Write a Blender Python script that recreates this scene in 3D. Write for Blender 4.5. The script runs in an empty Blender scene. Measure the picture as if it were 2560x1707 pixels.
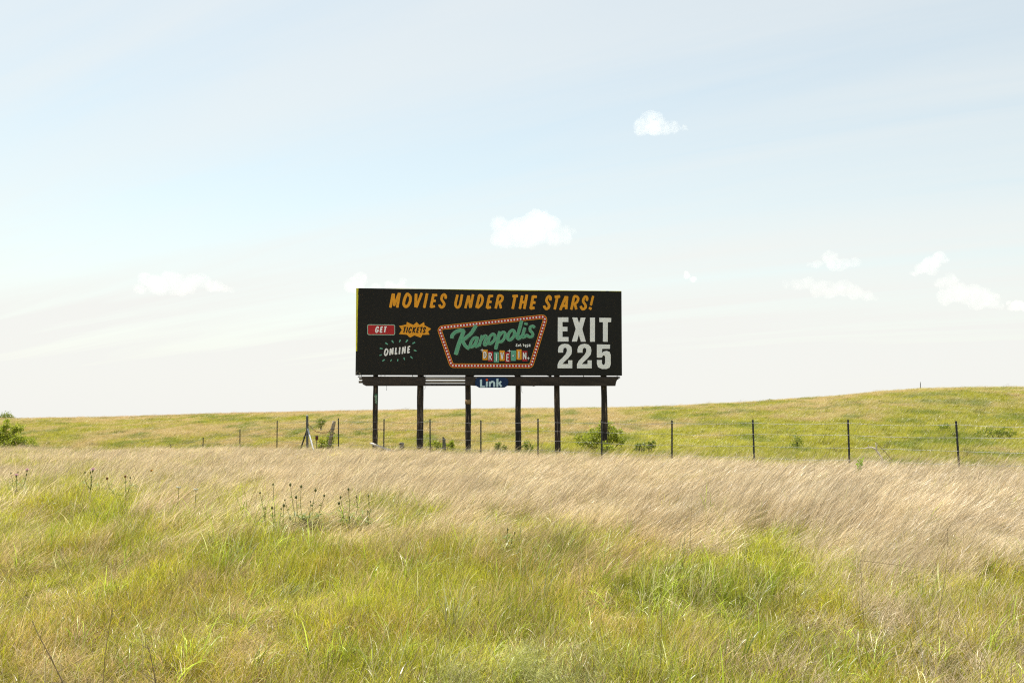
import bpy, math, random
import numpy as np
from mathutils import Vector

S = bpy.context.scene
COL = S.collection
R = math.radians
rng = np.random.default_rng(7)
random.seed(7)

# ------------------------------------------------------------------ camera
F, CX, CY = 2489.0, 1280.0, 853.5          # 35 mm lens on a 36 mm sensor, in photo pixels
EYE = 1.75
PITCH = math.atan((1048.0 - CY) / F)
cam_data = bpy.data.cameras.new('camera')
cam_data.sensor_width = 36.0
cam_data.lens = F / 2560.0 * 36.0
cam_data.clip_start = 0.05
cam_data.clip_end = 30000.0
cam = bpy.data.objects.new('camera', cam_data)
COL.objects.link(cam)
cam.location = (0, 0, EYE)
cam.rotation_euler = (math.pi / 2 + PITCH, 0, 0)
S.camera = cam

# ------------------------------------------------------------------ light and exposure
SUN_EL, SUN_AZ = R(66), R(-28)             # azimuth from +Y (ahead), negative = to the left
SKY_STRENGTH = 0.083
VEIL = 0.438
sun_dir = Vector((math.sin(SUN_AZ) * math.cos(SUN_EL), math.cos(SUN_AZ) * math.cos(SUN_EL), math.sin(SUN_EL)))
sl = bpy.data.lights.new('sun', 'SUN')
sl.energy = 4.2
sl.angle = R(0.53)
sl.color = (1.0, 0.95, 0.87)
so = bpy.data.objects.new('sun', sl)
COL.objects.link(so)
so.rotation_euler = (-sun_dir).to_track_quat('-Z', 'Y').to_euler()
so.location = (0, 0, 60)

world = bpy.data.worlds.new('World')
S.world = world
world.use_nodes = True
nt = world.node_tree
nt.nodes.clear()
N = nt.nodes.new
L = nt.links.new
out = N('ShaderNodeOutputWorld')
sky = N('ShaderNodeTexSky')
sky.sky_type = 'NISHITA'
sky.sun_disc = False
sky.sun_elevation = SUN_EL
sky.sun_rotation = SUN_AZ
sky.altitude = 450
sky.air_density = 1.0
sky.dust_density = 1.4
sky.ozone_density = 0.25
bg1 = N('ShaderNodeBackground'); bg1.inputs[1].default_value = SKY_STRENGTH
tn = N('ShaderNodeMix'); tn.data_type = 'RGBA'; tn.blend_type = 'MULTIPLY'; tn.inputs['Factor'].default_value = 1.0; tn.inputs['B'].default_value = (1.19, 1.175, .945, 1)
L(sky.outputs[0], tn.inputs['A']); L(tn.outputs['Result'], bg1.inputs[0])
bg2 = N('ShaderNodeBackground'); bg2.inputs[0].default_value = (1.0, 1.0, 0.962, 1); bg2.inputs[1].default_value = VEIL
# thin streaky cirrus veil, laid on a plane high above the ground
tc = N('ShaderNodeTexCoord')
sep = N('ShaderNodeSeparateXYZ'); L(tc.outputs['Generated'], sep.inputs[0])
def wmath(op, a, b=None, clamp=False):
    n = N('ShaderNodeMath'); n.operation = op; n.use_clamp = clamp
    for k, v in enumerate((a, b)):
        if v is None: continue
        if isinstance(v, (int, float)): n.inputs[k].default_value = v
        else: L(v, n.inputs[k])
    return n.outputs[0]
zz = wmath('ADD', wmath('MAXIMUM', sep.outputs[2], 0.0), 0.10)
cmb = N('ShaderNodeCombineXYZ')
L(wmath('DIVIDE', sep.outputs[0], zz), cmb.inputs[0])
L(wmath('DIVIDE', sep.outputs[1], zz), cmb.inputs[1])
mp = N('ShaderNodeMapping'); mp.inputs['Scale'].default_value = (0.20, 1.7, 1)
mp.inputs['Location'].default_value = (0.4, 1.3, 0)
mp0 = N('ShaderNodeMapping'); mp0.inputs['Rotation'].default_value = (0, 0, R(31)); L(cmb.outputs[0], mp0.inputs[0]); L(mp0.outputs[0], mp.inputs[0])
nz = N('ShaderNodeTexNoise'); nz.inputs['Scale'].default_value = 1.1; nz.inputs['Detail'].default_value = 5; nz.inputs['Roughness'].default_value = 0.58
nz.inputs['Distortion'].default_value = 0.6
L(mp.outputs[0], nz.inputs['Vector'])
rm = N('ShaderNodeMapRange'); rm.inputs['From Min'].default_value = 0.34; rm.inputs['From Max'].default_value = 0.74
rm.inputs['To Min'].default_value = 0.38; rm.inputs['To Max'].default_value = 0.74
L(nz.outputs[0], rm.inputs[0])
# the veil thickens towards the horizon
hz = N('ShaderNodeMapRange'); hz.inputs['From Min'].default_value = 0.02; hz.inputs['From Max'].default_value = 0.21
hz.inputs['To Min'].default_value = 0.62; hz.inputs['To Max'].default_value = 0.0
L(sep.outputs[2], hz.inputs[0])
fac = wmath('MINIMUM', wmath('ADD', rm.outputs[0], hz.outputs[0]), 0.97)
mix = N('ShaderNodeMixShader')
L(fac, mix.inputs[0]); L(bg1.outputs[0], mix.inputs[1]); L(bg2.outputs[0], mix.inputs[2])
L(mix.outputs[0], out.inputs[0])

S.view_settings.view_transform = 'Standard'
S.view_settings.look = 'None'
S.view_settings.gamma = 1.0
S.view_settings.use_curve_mapping = False
S.view_settings.exposure = 1.05
S.render.engine = 'CYCLES'
S.cycles.max_bounces = 10
S.cycles.diffuse_bounces = 3
S.cycles.transmission_bounces = 3
S.cycles.transparent_max_bounces = 8
S.cycles.volume_bounces = 8
S.cycles.use_denoising = False
S.cycles.sample_clamp_indirect = 8.0
S.cycles.pixel_filter_type = 'BLACKMAN_HARRIS'
S.cycles.filter_width = 1.15

# ------------------------------------------------------------------ pixel <-> place
FWD = np.array((0, math.cos(PITCH), math.sin(PITCH)))
UPV = np.array((0, -math.sin(PITCH), math.cos(PITCH)))
def ray(px, py):
    return FWD + np.array((1.0, 0, 0)) * (px - CX) / F + UPV * (CY - py) / F
def at(px, py, y):
    d = ray(px, py)
    return np.array((0, 0, EYE)) + d * (y / d[1])

# ------------------------------------------------------------------ noise and terrain
def _hash(i, j, s):
    h = (i.astype(np.int64) * 374761393 + j.astype(np.int64) * 668265263 + s * 974711) & 0x7fffffff
    h = ((h ^ (h >> 13)) * 1274126177) & 0x7fffffff
    return ((h ^ (h >> 16)) & 0xffff) / 65535.0
def vnoise(x, y, s=0):
    x = np.asarray(x, float); y = np.asarray(y, float)
    i = np.floor(x); j = np.floor(y); u = x - i; v = y - j
    u = u * u * (3 - 2 * u); v = v * v * (3 - 2 * v)
    a = _hash(i, j, s); b = _hash(i + 1, j, s); c = _hash(i, j + 1, s); d = _hash(i + 1, j + 1, s)
    return (a * (1 - u) + b * u) * (1 - v) + (c * (1 - u) + d * u) * v
def fbm(x, y, s=0, o=4):
    t = 0; a = 0.5; n = 0
    for k in range(o):
        t = t + a * vnoise(np.asarray(x) * 2 ** k, np.asarray(y) * 2 ** k, s + k * 17); n += a; a *= 0.5
    return t / n
def smooth(x, a, b):
    t = np.clip((np.asarray(x, float) - a) / (b - a), 0, 1)
    return t * t * (3 - 2 * t)

FX, FY, FDX, FDY = -1.122, 35.8, 2.008, -1.883        # the fence line: post k stands at (FX + FDX k, FY + FDY k)
FL = math.hypot(FDX, FDY)
def beyond_fence(x, y):
    return ((x - FX) * -FDY + (y - FY) * FDX) / FL
def along_left(x, y):
    return ((x - (FX - 5 * FDX)) * -FDX + (y - (FY - 5 * FDY)) * -FDY) / FL
CREST_U = np.array([-3000, -600, 0, 270, 520, 925, 1200, 1500, 1640, 1870, 1960, 2068, 2180, 2286, 2390, 2503, 2700, 3400, 5000.])
CREST_Y = np.array([1052, 1050, 1044, 1040, 1032, 1024, 1021, 1018, 1015, 1004, 998, 991.5, 981.5, 975, 972, 970.5, 971, 988, 1030.])
def terrain(x, y):
    x = np.asarray(x, float); y = np.asarray(y, float)
    yy = np.maximum(y, 1.0)
    u = np.clip(CX + F * x / yy / 0.997, -3000, 5000)
    z = 0.20 * smooth(y, 8, 26) + 0.16 * (fbm(x * 0.35 + 5, y * 0.35, 3, 3) - 0.5) * smooth(y, 0, 6)
    s = beyond_fence(x, y)
    q = along_left(x, y)
    z = z - 0.195 * np.clip(q, 0, 12) * smooth(q, 0.0, 1.0) * smooth(s, -9, -2)
    z = z - 0.25 * smooth(s, 1.5, 9)
    dc = 150.0 + 12 * np.sin(u / 420.0)
    zc = EYE + (1048.0 - np.interp(u, CREST_U, CREST_Y)) / F * dc - 0.42
    y0 = 50.0
    t = np.clip((y - y0) / (dc - y0), 0, 1)
    prof = np.sin(t * math.pi / 2) ** 1.15
    z = z + (zc - z) * prof
    z = z + 0.5 * (fbm(x * 0.08, y * 0.06, 31, 3) - 0.5) * smooth(y, 52, 70) * (1 - smooth(y, 120, 145))
    z = z - np.maximum(y - dc, 0) * 0.035 * (y > dc)
    return np.maximum(z, -25.0)
def tz(x, y):
    return float(terrain(np.array([x]), np.array([y]))[0])

# ------------------------------------------------------------------ materials
def new_mat(name):
    m = bpy.data.materials.new(name); m.use_nodes = True
    return m, m.node_tree, m.node_tree.nodes['Principled BSDF']
def mat_plain(name, col, rough=0.6, metal=0.0, var=0.18, scale=6.0, bump=0.0, stretch=(1, 1, 1), col2=None, spec=0.4):
    m, t, b = new_mat(name)
    tcn = t.nodes.new('ShaderNodeTexCoord'); mpn = t.nodes.new('ShaderNodeMapping'); mpn.inputs['Scale'].default_value = stretch
    t.links.new(tcn.outputs['Object'], mpn.inputs[0])
    n = t.nodes.new('ShaderNodeTexNoise'); n.inputs['Scale'].default_value = scale; n.inputs['Detail'].default_value = 6; n.inputs['Roughness'].default_value = 0.65
    t.links.new(mpn.outputs[0], n.inputs['Vector'])
    r = t.nodes.new('ShaderNodeValToRGB')
    c2 = col2 if col2 else tuple(min(1, c * (1 + var)) for c in col)
    c1 = col if col2 else tuple(c * (1 - var) for c in col)
    r.color_ramp.elements[0].position = 0.35; r.color_ramp.elements[1].position = 0.68
    r.color_ramp.elements[0].color = (*c1, 1); r.color_ramp.elements[1].color = (*c2, 1)
    t.links.new(n.outputs[0], r.inputs[0]); t.links.new(r.outputs[0], b.inputs['Base Color'])
    b.inputs['Roughness'].default_value = rough; b.inputs['Metallic'].default_value = metal
    b.inputs['Specular IOR Level'].default_value = spec
    if bump:
        bm_ = t.nodes.new('ShaderNodeBump'); bm_.inputs['Strength'].default_value = bump; bm_.inputs['Distance'].default_value = 0.02
        t.links.new(n.outputs[0], bm_.inputs['Height']); t.links.new(bm_.outputs[0], b.inputs['Normal'])
    return m
def mat_leaf(name, c1, c2, trans=0.45, attr=True):
    m, t, b = new_mat(name)
    t.nodes.remove(b)
    o = t.nodes['Material Output']
    a = t.nodes.new('ShaderNodeAttribute'); a.attribute_name = 'br'
    r = t.nodes.new('ShaderNodeMix'); r.data_type = 'RGBA'
    r.inputs['A'].default_value = (*c1, 1); r.inputs['B'].default_value = (*c2, 1)
    t.links.new(a.outputs['Fac'], r.inputs['Factor'])
    d = t.nodes.new('ShaderNodeBsdfDiffuse'); tr = t.nodes.new('ShaderNodeBsdfTranslucent'); g = t.nodes.new('ShaderNodeBsdfGlossy')
    g.inputs['Roughness'].default_value = 0.45
    t.links.new(r.outputs['Result'], d.inputs[0]); t.links.new(r.outputs['Result'], tr.inputs[0])
    mx = t.nodes.new('ShaderNodeMixShader'); mx.inputs[0].default_value = trans
    t.links.new(d.outputs[0], mx.inputs[1]); t.links.new(tr.outputs[0], mx.inputs[2])
    mg = t.nodes.new('ShaderNodeMixShader'); mg.inputs[0].default_value = 0.03
    t.links.new(mx.outputs[0], mg.inputs[1]); t.links.new(g.outputs[0], mg.inputs[2])
    t.links.new(mg.outputs[0], o.inputs[0])
    return m

M_VINYL = mat_plain('black_vinyl', (0.0110, 0.0106, 0.0088), rough=0.62, var=0.12, scale=1.3, bump=0.06, stretch=(1, 1, 0.25), spec=0.25)
M_YELLOW = mat_plain('yellow_sheet', (0.64, 0.60, 0.03), rough=0.6, var=0.15, scale=3)
M_DARKSHEET = mat_plain('dark_sheet', (0.014, 0.016, 0.013), rough=0.7)
INK = {}
def ink(name, col, var=0.05):
    if name not in INK:
        INK[name] = mat_plain('ink_' + name, col, rough=0.6, var=var, scale=2.5, spec=0.25)
    return INK[name]
ORANGE = ink('orange', (0.80, 0.35, 0.022)); WHITE = ink('white', (0.88, 0.90, 0.925)); RED = ink('red', (0.42, 0.020, 0.024))
TEAL = ink('teal', (0.13, 0.40, 0.295)); GREEN = ink('script_green', (0.115, 0.37, 0.225)); MINT = ink('mint_rim', (0.34, 0.52, 0.42))
SHADE = ink('dark_teal', (0.014, 0.030, 0.024)); BLACK = ink('black', (0.012, 0.0115, 0.010)); NAVY = ink('navy', (0.005, 0.026, 0.090))
SKYB = ink('pale_blue', (0.56, 0.75, 0.83)); ORD = ink('orange_dot', (0.70, 0.085, 0.008))

def mat_post():
    m, t, b = new_mat('weathered_creosote_wood')
    tcn = t.nodes.new('ShaderNodeTexCoord'); mpn = t.nodes.new('ShaderNodeMapping'); mpn.inputs['Scale'].default_value = (22, 22, 1.6)
    t.links.new(tcn.outputs['Object'], mpn.inputs[0])
    n = t.nodes.new('ShaderNodeTexNoise'); n.inputs['Scale'].default_value = 1.0; n.inputs['Detail'].default_value = 7; n.inputs['Roughness'].default_value = 0.7
    t.links.new(mpn.outputs[0], n.inputs['Vector'])
    r = t.nodes.new('ShaderNodeValToRGB'); e = r.color_ramp.elements
    e[0].position = 0.40; e[0].color = (0.011, 0.008, 0.006, 1); e[1].position = 0.72; e[1].color = (0.30, 0.25, 0.20, 1)
    x = r.color_ramp.elements.new(0.56); x.color = (0.026, 0.019, 0.014, 1)
    t.links.new(n.outputs[0], r.inputs[0])
    # the lower part is paler and more worn
    n2 = t.nodes.new('ShaderNodeTexNoise'); n2.inputs['Scale'].default_value = 1.3; n2.inputs['Detail'].default_value = 4
    t.links.new(tcn.outputs['Object'], n2.inputs['Vector'])
    r2 = t.nodes.new('ShaderNodeValToRGB'); r2.color_ramp.elements[0].position = 0.42; r2.color_ramp.elements[1].position = 0.7
    r2.color_ramp.elements[0].color = (0.7, 0.7, 0.7, 1); r2.color_ramp.elements[1].color = (2.2, 2.0, 1.8, 1)
    t.links.new(n2.outputs[0], r2.inputs[0])
    mu = t.nodes.new('ShaderNodeMix'); mu.data_type = 'RGBA'; mu.blend_type = 'MULTIPLY'; mu.inputs['Factor'].default_value = 1.0
    t.links.new(r.outputs[0], mu.inputs['A']); t.links.new(r2.outputs[0], mu.inputs['B'])
    t.links.new(mu.outputs['Result'], b.inputs['Base Color']); b.inputs['Roughness'].default_value = 0.85
    bp = t.nodes.new('ShaderNodeBump'); bp.inputs['Strength'].default_value = 0.8; bp.inputs['Distance'].default_value = 0.03
    t.links.new(n.outputs[0], bp.inputs['Height']); t.links.new(bp.outputs[0], b.inputs['Normal'])
    return m
M_POST = mat_post()
M_FACING = mat_plain('dark_brown_facing', (0.019, 0.0135, 0.0105), rough=0.75, col2=(0.046, 0.035, 0.028), scale=3.0, stretch=(0.5, 0.5, 2.2), bump=0.3)
M_PLANK = mat_plain('grey_weathered_plank', (0.075, 0.06, 0.042), rough=0.85, col2=(0.19, 0.16, 0.115), scale=7.0, stretch=(0.4, 0.4, 5), bump=0.4)
M_STEEL = mat_plain('dark_steel', (0.040, 0.045, 0.045), rough=0.55, var=0.25, metal=0.3, scale=12)
M_GALV = mat_plain('galvanised_steel', (0.42, 0.43, 0.43), rough=0.45, var=0.15, metal=0.5, scale=14)
M_WIRE = mat_plain('fence_wire', (0.30, 0.31, 0.33), rough=0.5, var=0.2, metal=0.4, scale=9)
M_BARB = mat_plain('rusty_barb', (0.10, 0.075, 0.065), rough=0.7, var=0.3, scale=30)
M_RUST = mat_plain('rust', (0.10, 0.030, 0.018), rough=0.85, var=0.35, scale=20)
M_OLDWOOD = mat_plain('grey_old_wood', (0.22, 0.18, 0.12), rough=0.9, col2=(0.42, 0.36, 0.26), scale=9, stretch=(3, 3, 0.5), bump=0.5)
M_DARKWOOD = mat_plain('dark_grey_wood', (0.10, 0.095, 0.085), rough=0.9, col2=(0.24, 0.22, 0.19), scale=9, stretch=(3, 3, 0.5), bump=0.5)
M_WHITEWOOD = mat_plain('bleached_wood', (0.62, 0.56, 0.47), rough=0.8, var=0.12, scale=12)
M_TANBAND = mat_plain('bare_tan_wood', (0.26, 0.17, 0.085), rough=0.8, var=0.2, scale=10)
M_STICKER = mat_plain('green_tag', (0.010, 0.12, 0.06), rough=0.5, var=0.1)
M_STICKINK = mat_plain('pale_tag_ink', (0.32, 0.42, 0.33), rough=0.5, var=0.1)
M_BARK = mat_plain('shrub_bark', (0.09, 0.07, 0.05), rough=0.9, var=0.3, scale=18)
M_STALK = mat_plain('dead_stalk', (0.27, 0.20, 0.115), rough=0.9, var=0.3, scale=18)
M_LEAF1 = mat_leaf('bright_shrub_leaf', (0.22, 0.28, 0.022), (0.46, 0.50, 0.05), 0.5)
M_LEAF2 = mat_leaf('mid_shrub_leaf', (0.18, 0.235, 0.02), (0.44, 0.48, 0.05), 0.58)
M_LEAF3 = mat_leaf('dark_weed_leaf', (0.13, 0.18, 0.018), (0.28, 0.33, 0.045), 0.5)
M_LEAF4 = mat_leaf('thistle_leaf', (0.15, 0.20, 0.035), (0.36, 0.41, 0.13), 0.5)
M_FEATHER = mat_leaf('feathery_leaf', (0.30, 0.36, 0.07), (0.52, 0.56, 0.16), 0.5)
M_PINKGRASS = mat_leaf('pink_plume', (0.36, 0.17, 0.12), (0.58, 0.34, 0.27), 0.45)
M_BUD = mat_plain('thistle_bud', (0.075, 0.085, 0.025), rough=0.8, col2=(0.20, 0.19, 0.07), scale=60)
M_BRBUD = mat_plain('brown_thistle_bud', (0.22, 0.10, 0.04), rough=0.8, var=0.3, scale=60)
M_PINK = mat_plain('thistle_floret', (0.80, 0.55, 0.64), rough=0.8, var=0.12, scale=60)
M_CREAM = mat_plain('cream_petal', (0.70, 0.70, 0.60), rough=0.8, var=0.08, scale=60)
M_BFLY = mat_plain('butterfly_wing', (0.50, 0.20, 0.015), rough=0.7, col2=(0.62, 0.36, 0.05), scale=60)
M_BODY = mat_plain('insect_body', (0.02, 0.015, 0.01), rough=0.7)

# ------------------------------------------------------------------ object helpers
def tag(o, label=None, cat=None, group=None, kind=None):
    if label: o['label'] = label
    if cat: o['category'] = cat
    if group: o['group'] = group
    if kind: o['kind'] = kind
    return o
ORIG = {}
def thing(name, loc, label, cat, group=None):
    o = bpy.data.objects.new(name, None); COL.objects.link(o)
    o.empty_display_size = 0.2
    o.location = loc; ORIG[o.name] = np.array(loc, float)
    return tag(o, label, cat, group)
class MB:
    def __init__(s): s.v = []; s.f = []; s.br = []
    def add(s, v, f, br=0.5):
        b = len(s.v); s.v.extend([tuple(map(float, p)) for p in v]); s.f.extend([tuple(b + i for i in q) for q in f])
        s.br.extend([br] * len(v))
    def tube(s, pts, rad, n=8, caps=True, br=0.5, seed=0, rough=0.0):
        pts = [np.array(p, float) for p in pts]
        if not hasattr(rad, '__len__'): rad = [rad] * len(pts)
        v = []; f = []
        rr = np.random.default_rng(seed)
        ref = None
        for i, p in enumerate(pts):
            d = pts[min(i + 1, len(pts) - 1)] - pts[max(i - 1, 0)]
            d = d / (np.linalg.norm(d) + 1e-12)
            if ref is None: ref = np.array((0, 0, 1.0)) if abs(d[2]) < 0.9 else np.array((1.0, 0, 0))
            a = np.cross(d, ref); a /= np.linalg.norm(a); b = np.cross(d, a); ref = np.cross(a, d)
            for k in range(n):
                t = 2 * math.pi * k / n
                q = rad[i] * (1 + rough * rr.normal())
                v.append(p + q * (math.cos(t) * a + math.sin(t) * b))
        for i in range(len(pts) - 1):
            for k in range(n):
                f.append((i * n + k, i * n + (k + 1) % n, (i + 1) * n + (k + 1) % n, (i + 1) * n + k))
        if caps:
            f.append(tuple(range(n - 1, -1, -1))); f.append(tuple((len(pts) - 1) * n + k for k in range(n)))
        s.add(v, f, br)
    def box(s, c, sx, sy, sz, rot=None):
        v = []
        for z in (-1, 1):
            for y in (-1, 1):
                for x in (-1, 1):
                    p = np.array((x * sx / 2, y * sy / 2, z * sz / 2))
                    if rot is not None: p = rot @ p
                    v.append(p + np.array(c))
        s.add(v, [(0, 2, 3, 1), (4, 5, 7, 6), (0, 1, 5, 4), (2, 6, 7, 3), (0, 4, 6, 2), (1, 3, 7, 5)])
    def leaf(s, p, d, up, ln, w, br):
        d = np.array(d, float); d /= np.linalg.norm(d) + 1e-9
        a = np.cross(d, up); a /= np.linalg.norm(a) + 1e-9
        p = np.array(p, float)
        m = p + d * ln * 0.5
        s.add([p, m + a * w / 2, p + d * ln, m - a * w / 2], [(0, 1, 2, 3)], br)
    def ball(s, c, rx, ry, rz, nu=10, nv=7, br=0.5):
        v = [(c[0], c[1], c[2] - rz)]
        for j in range(1, nv):
            t = -math.pi / 2 + math.pi * j / nv
            for i in range(nu):
                a = 2 * math.pi * i / nu
                v.append((c[0] + rx * math.cos(t) * math.cos(a), c[1] + ry * math.cos(t) * math.sin(a), c[2] + rz * math.sin(t)))
        v.append((c[0], c[1], c[2] + rz)); f = []
        for i in range(nu): f.append((0, 1 + (i + 1) % nu, 1 + i))
        for j in range(nv - 2):
            for i in range(nu):
                f.append((1 + j * nu + i, 1 + j * nu + (i + 1) % nu, 1 + (j + 1) * nu + (i + 1) % nu, 1 + (j + 1) * nu + i))
        e = len(v) - 1; b = 1 + (nv - 2) * nu
        for i in range(nu): f.append((e, b + i, b + (i + 1) % nu))
        s.add(v, f, br)
    def build(s, name, mat, parent=None, smooth_=False, attr=False):
        """vertices are in world space; they are made local to the parent's place"""
        o0 = np.zeros(3)
        if parent is not None: o0 = ORIG.get(parent.name, np.zeros(3))
        me = bpy.data.meshes.new(name)
        me.from_pydata([tuple(np.array(p) - o0) for p in s.v], [], s.f)
        if attr:
            at_ = me.attributes.new('br', 'FLOAT', 'POINT'); at_.data.foreach_set('value', np.array(s.br, np.float32))
        me.update()
        if smooth_:
            me.polygons.foreach_set('use_smooth', [True] * len(me.polygons))
        me.materials.append(mat)
        o = bpy.data.objects.new(name, me); COL.objects.link(o)
        if parent is not None:
            o.parent = parent; ORIG[o.name] = o0
        return o

# ------------------------------------------------------------------ ground
def build_ground():
    angs = np.concatenate([np.linspace(-180, -36, 60)[:-1], np.linspace(-36, 36, 260), np.linspace(36, 180, 60)[1:]])
    angs = np.unique(angs)[:-1]
    rad = np.concatenate([np.linspace(0.5, 12, 40), np.linspace(12, 60, 110)[1:], np.linspace(60, 175, 90)[1:], np.geomspace(175, 4000, 26)[1:]])
    A, Q = np.meshgrid(np.radians(angs), rad)
    x = np.sin(A) * Q; y = np.cos(A) * Q
    z = terrain(x, y)
    na, nr = len(angs), len(rad)
    v = np.stack([x, y, z], -1).reshape(-1, 3)
    v = np.vstack([v, [[0, 0, 0.0]]])
    f = []
    for j in range(nr - 1):
        for i in range(na):
            i2 = (i + 1) % na
            f.append((j * na + i, (j + 1) * na + i, (j + 1) * na + i2, j * na + i2))
    c = len(v) - 1
    for i in range(na): f.append((c, i, (i + 1) % na))
    me = bpy.data.meshes.new('ground'); me.from_pydata(v.tolist(), [], f); me.update()
    me.polygons.foreach_set('use_smooth', [True] * len(me.polygons))
    m, t, b = new_mat('prairie_soil')
    tcn = t.nodes.new('ShaderNodeTexCoord')
    n1 = t.nodes.new('ShaderNodeTexNoise'); n1.inputs['Scale'].default_value = 0.22; n1.inputs['Detail'].default_value = 8; n1.inputs['Roughness'].default_value = 0.65
    t.links.new(tcn.outputs['Object'], n1.inputs['Vector'])
    r = t.nodes.new('ShaderNodeValToRGB'); e = r.color_ramp.elements
    e[0].position = 0.35; e[0].color = (0.060, 0.066, 0.018, 1); e[1].position = 0.68; e[1].color = (0.125, 0.092, 0.045, 1)
    x_ = e.new(0.52); x_.color = (0.085, 0.078, 0.026, 1)
    t.links.new(n1.outputs[0], r.inputs[0]); t.links.new(r.outputs[0], b.inputs['Base Color'])
    b.inputs['Roughness'].default_value = 0.95; b.inputs['Specular IOR Level'].default_value = 0.1
    n2 = t.nodes.new('ShaderNodeTexNoise'); n2.inputs['Scale'].default_value = 5; n2.inputs['Detail'].default_value = 6
    t.links.new(tcn.outputs['Object'], n2.inputs['Vector'])
    bp = t.nodes.new('ShaderNodeBump'); bp.inputs['Strength'].default_value = 0.7; bp.inputs['Distance'].default_value = 0.1
    t.links.new(n2.outputs[0], bp.inputs['Height']); t.links.new(bp.outputs[0], b.inputs['Normal'])
    me.materials.append(m)
    o = bpy.data.objects.new('ground', me); COL.objects.link(o)
    tag(o, 'rolling prairie ground rising to a low grassy hill', 'ground', kind='structure')
build_ground()

# ------------------------------------------------------------------ billboard
PL = at(889, 1048, 40.8); PR = at(1555, 1048, 42.1)
PL[2] = PR[2] = 0
E = (PR - PL) / np.linalg.norm(PR - PL)
NB = np.array((E[1], -E[0], 0.0))                     # faces the camera
if NB[1] > 0: NB = -NB
def B(px, py, off=0.0):
    d = ray(px, py); o = np.array((0, 0, EYE)); p0 = PL + NB * off
    t = np.dot(p0 - o, NB) / np.dot(d, NB)
    return o + d * t
bb_loc = (PL + PR) / 2; bb_loc[2] = tz(bb_loc[0], bb_loc[1])
BB = thing('billboard', bb_loc, 'long black roadside billboard on six dark wooden posts behind the barbed wire fence', 'billboard')

def prism(mb, pts, off1, off0):
    n = len(pts)
    v = [B(p[0], p[1], off1) for p in pts]
    w = [q - NB * (off1 - off0) for q in v]
    f = [tuple(range(n)), tuple(range(2 * n - 1, n - 1, -1))]
    f += [(i, n + i, n + (i + 1) % n, (i + 1) % n) for i in range(n)]
    mb.add(v + w, f)
def flat(mb, pts, off):
    mb.add([B(p[0], p[1], off) for p in pts], [tuple(range(len(pts)))])
def smooth_path(pts, closed=False, sub=6):
    p = [np.array(q, float) for q in pts]
    if len(p) < 3: return p
    n = len(p); res = []
    rng_ = range(n if closed else n - 1)
    for i in rng_:
        g = (lambda k: p[k % n]) if closed else (lambda k: p[min(max(k, 0), n - 1)])
        a, b, c, d = g(i - 1), g(i), g(i + 1), g(i + 2)
        for j in range(sub):
            t = j / sub
            res.append(0.5 * ((2 * b) + (c - a) * t + (2 * a - 5 * b + 4 * c - d) * t * t + (3 * b - a - 3 * c + d) * t ** 3))
    if not closed: res.append(p[-1])
    return res
class Ink:
    """flat printed strokes and shapes in a crop's own coordinates, laid on the poster"""
    def __init__(s, ox, oy, sc, off):
        s.ox, s.oy, s.sc, s.off = ox, oy, sc, off; s.mb = MB(); s.k = 0
    def px(s, p): return (s.ox + p[0] / s.sc, s.oy + p[1] / s.sc)
    def lift(s):
        s.k += 1; return s.off + 0.0004 * s.k
    def poly(s, pts): flat(s.mb, [s.px(p) for p in pts], s.lift())
    def disc(s, c, r, r2=None, n=14):
        r2 = r2 or r
        s.poly([(c[0] + r * math.cos(2 * math.pi * i / n), c[1] + r2 * math.sin(2 * math.pi * i / n)) for i in range(n)])
    def stroke(s, pts, w, closed=False, curve=True, d=(0, 0), cap=True, sub=6):
        pts = [(p[0] + d[0], p[1] + d[1]) for p in pts]
        q = smooth_path(pts, closed, sub) if curve else [np.array(p, float) for p in pts]
        n = len(q); off = s.lift(); lf = []; rt = []
        for i in range(n):
            if closed: t = q[(i + 1) % n] - q[i - 1]
            else: t = q[min(i + 1, n - 1)] - q[max(i - 1, 0)]
            t = t / (np.linalg.norm(t) + 1e-9); nn = np.array((-t[1], t[0]))
            lf.append(q[i] + nn * w / 2); rt.append(q[i] - nn * w / 2)
        if cap and not closed:
            for end, sg in ((0, -1), (n - 1, 1)):
                t = q[min(end + 1, n - 1)] - q[max(end - 1, 0)]; t = t / (np.linalg.norm(t) + 1e-9) * sg
                for c, m in ((0.20, 0.72),):
                    nn = np.array((-t[1], t[0])) * sg
                    a = q[end] + t * w * c + nn * w / 2 * m; b = q[end] + t * w * c - nn * w / 2 * m
                    if end == 0: lf.insert(0, a); rt.insert(0, b)
                    else: lf.append(a); rt.append(b)
        v = [B(*s.px(p), off) for p in lf] + [B(*s.px(p), off) for p in rt]
        m = len(lf)
        f = [(i, i + 1, m + i + 1, m + i) for i in range(m - 1)]
        if closed: f.append((m - 1, 0, m, 2 * m - 1))
        s.mb.add(v, f)
    def build(s, name, mat, parent): return s.mb.build(name, mat, parent)

mb = MB(); prism(mb, [(890.4, 720.4), (1553.6, 727.6), (1553.9, 880), (889.4, 877.5)], -0.012, -0.15)
mb.build('backing_panel', M_YELLOW, BB)['label'] = 'older yellow sheet showing along the left and top edges'
mb = MB(); prism(mb, [(889.4, 877.9), (1554.2, 880.4), (1554.8, 938.6), (888.6, 937.3)], -0.012, -0.15)
mb.build('lower_panel', M_DARKSHEET, BB)
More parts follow.
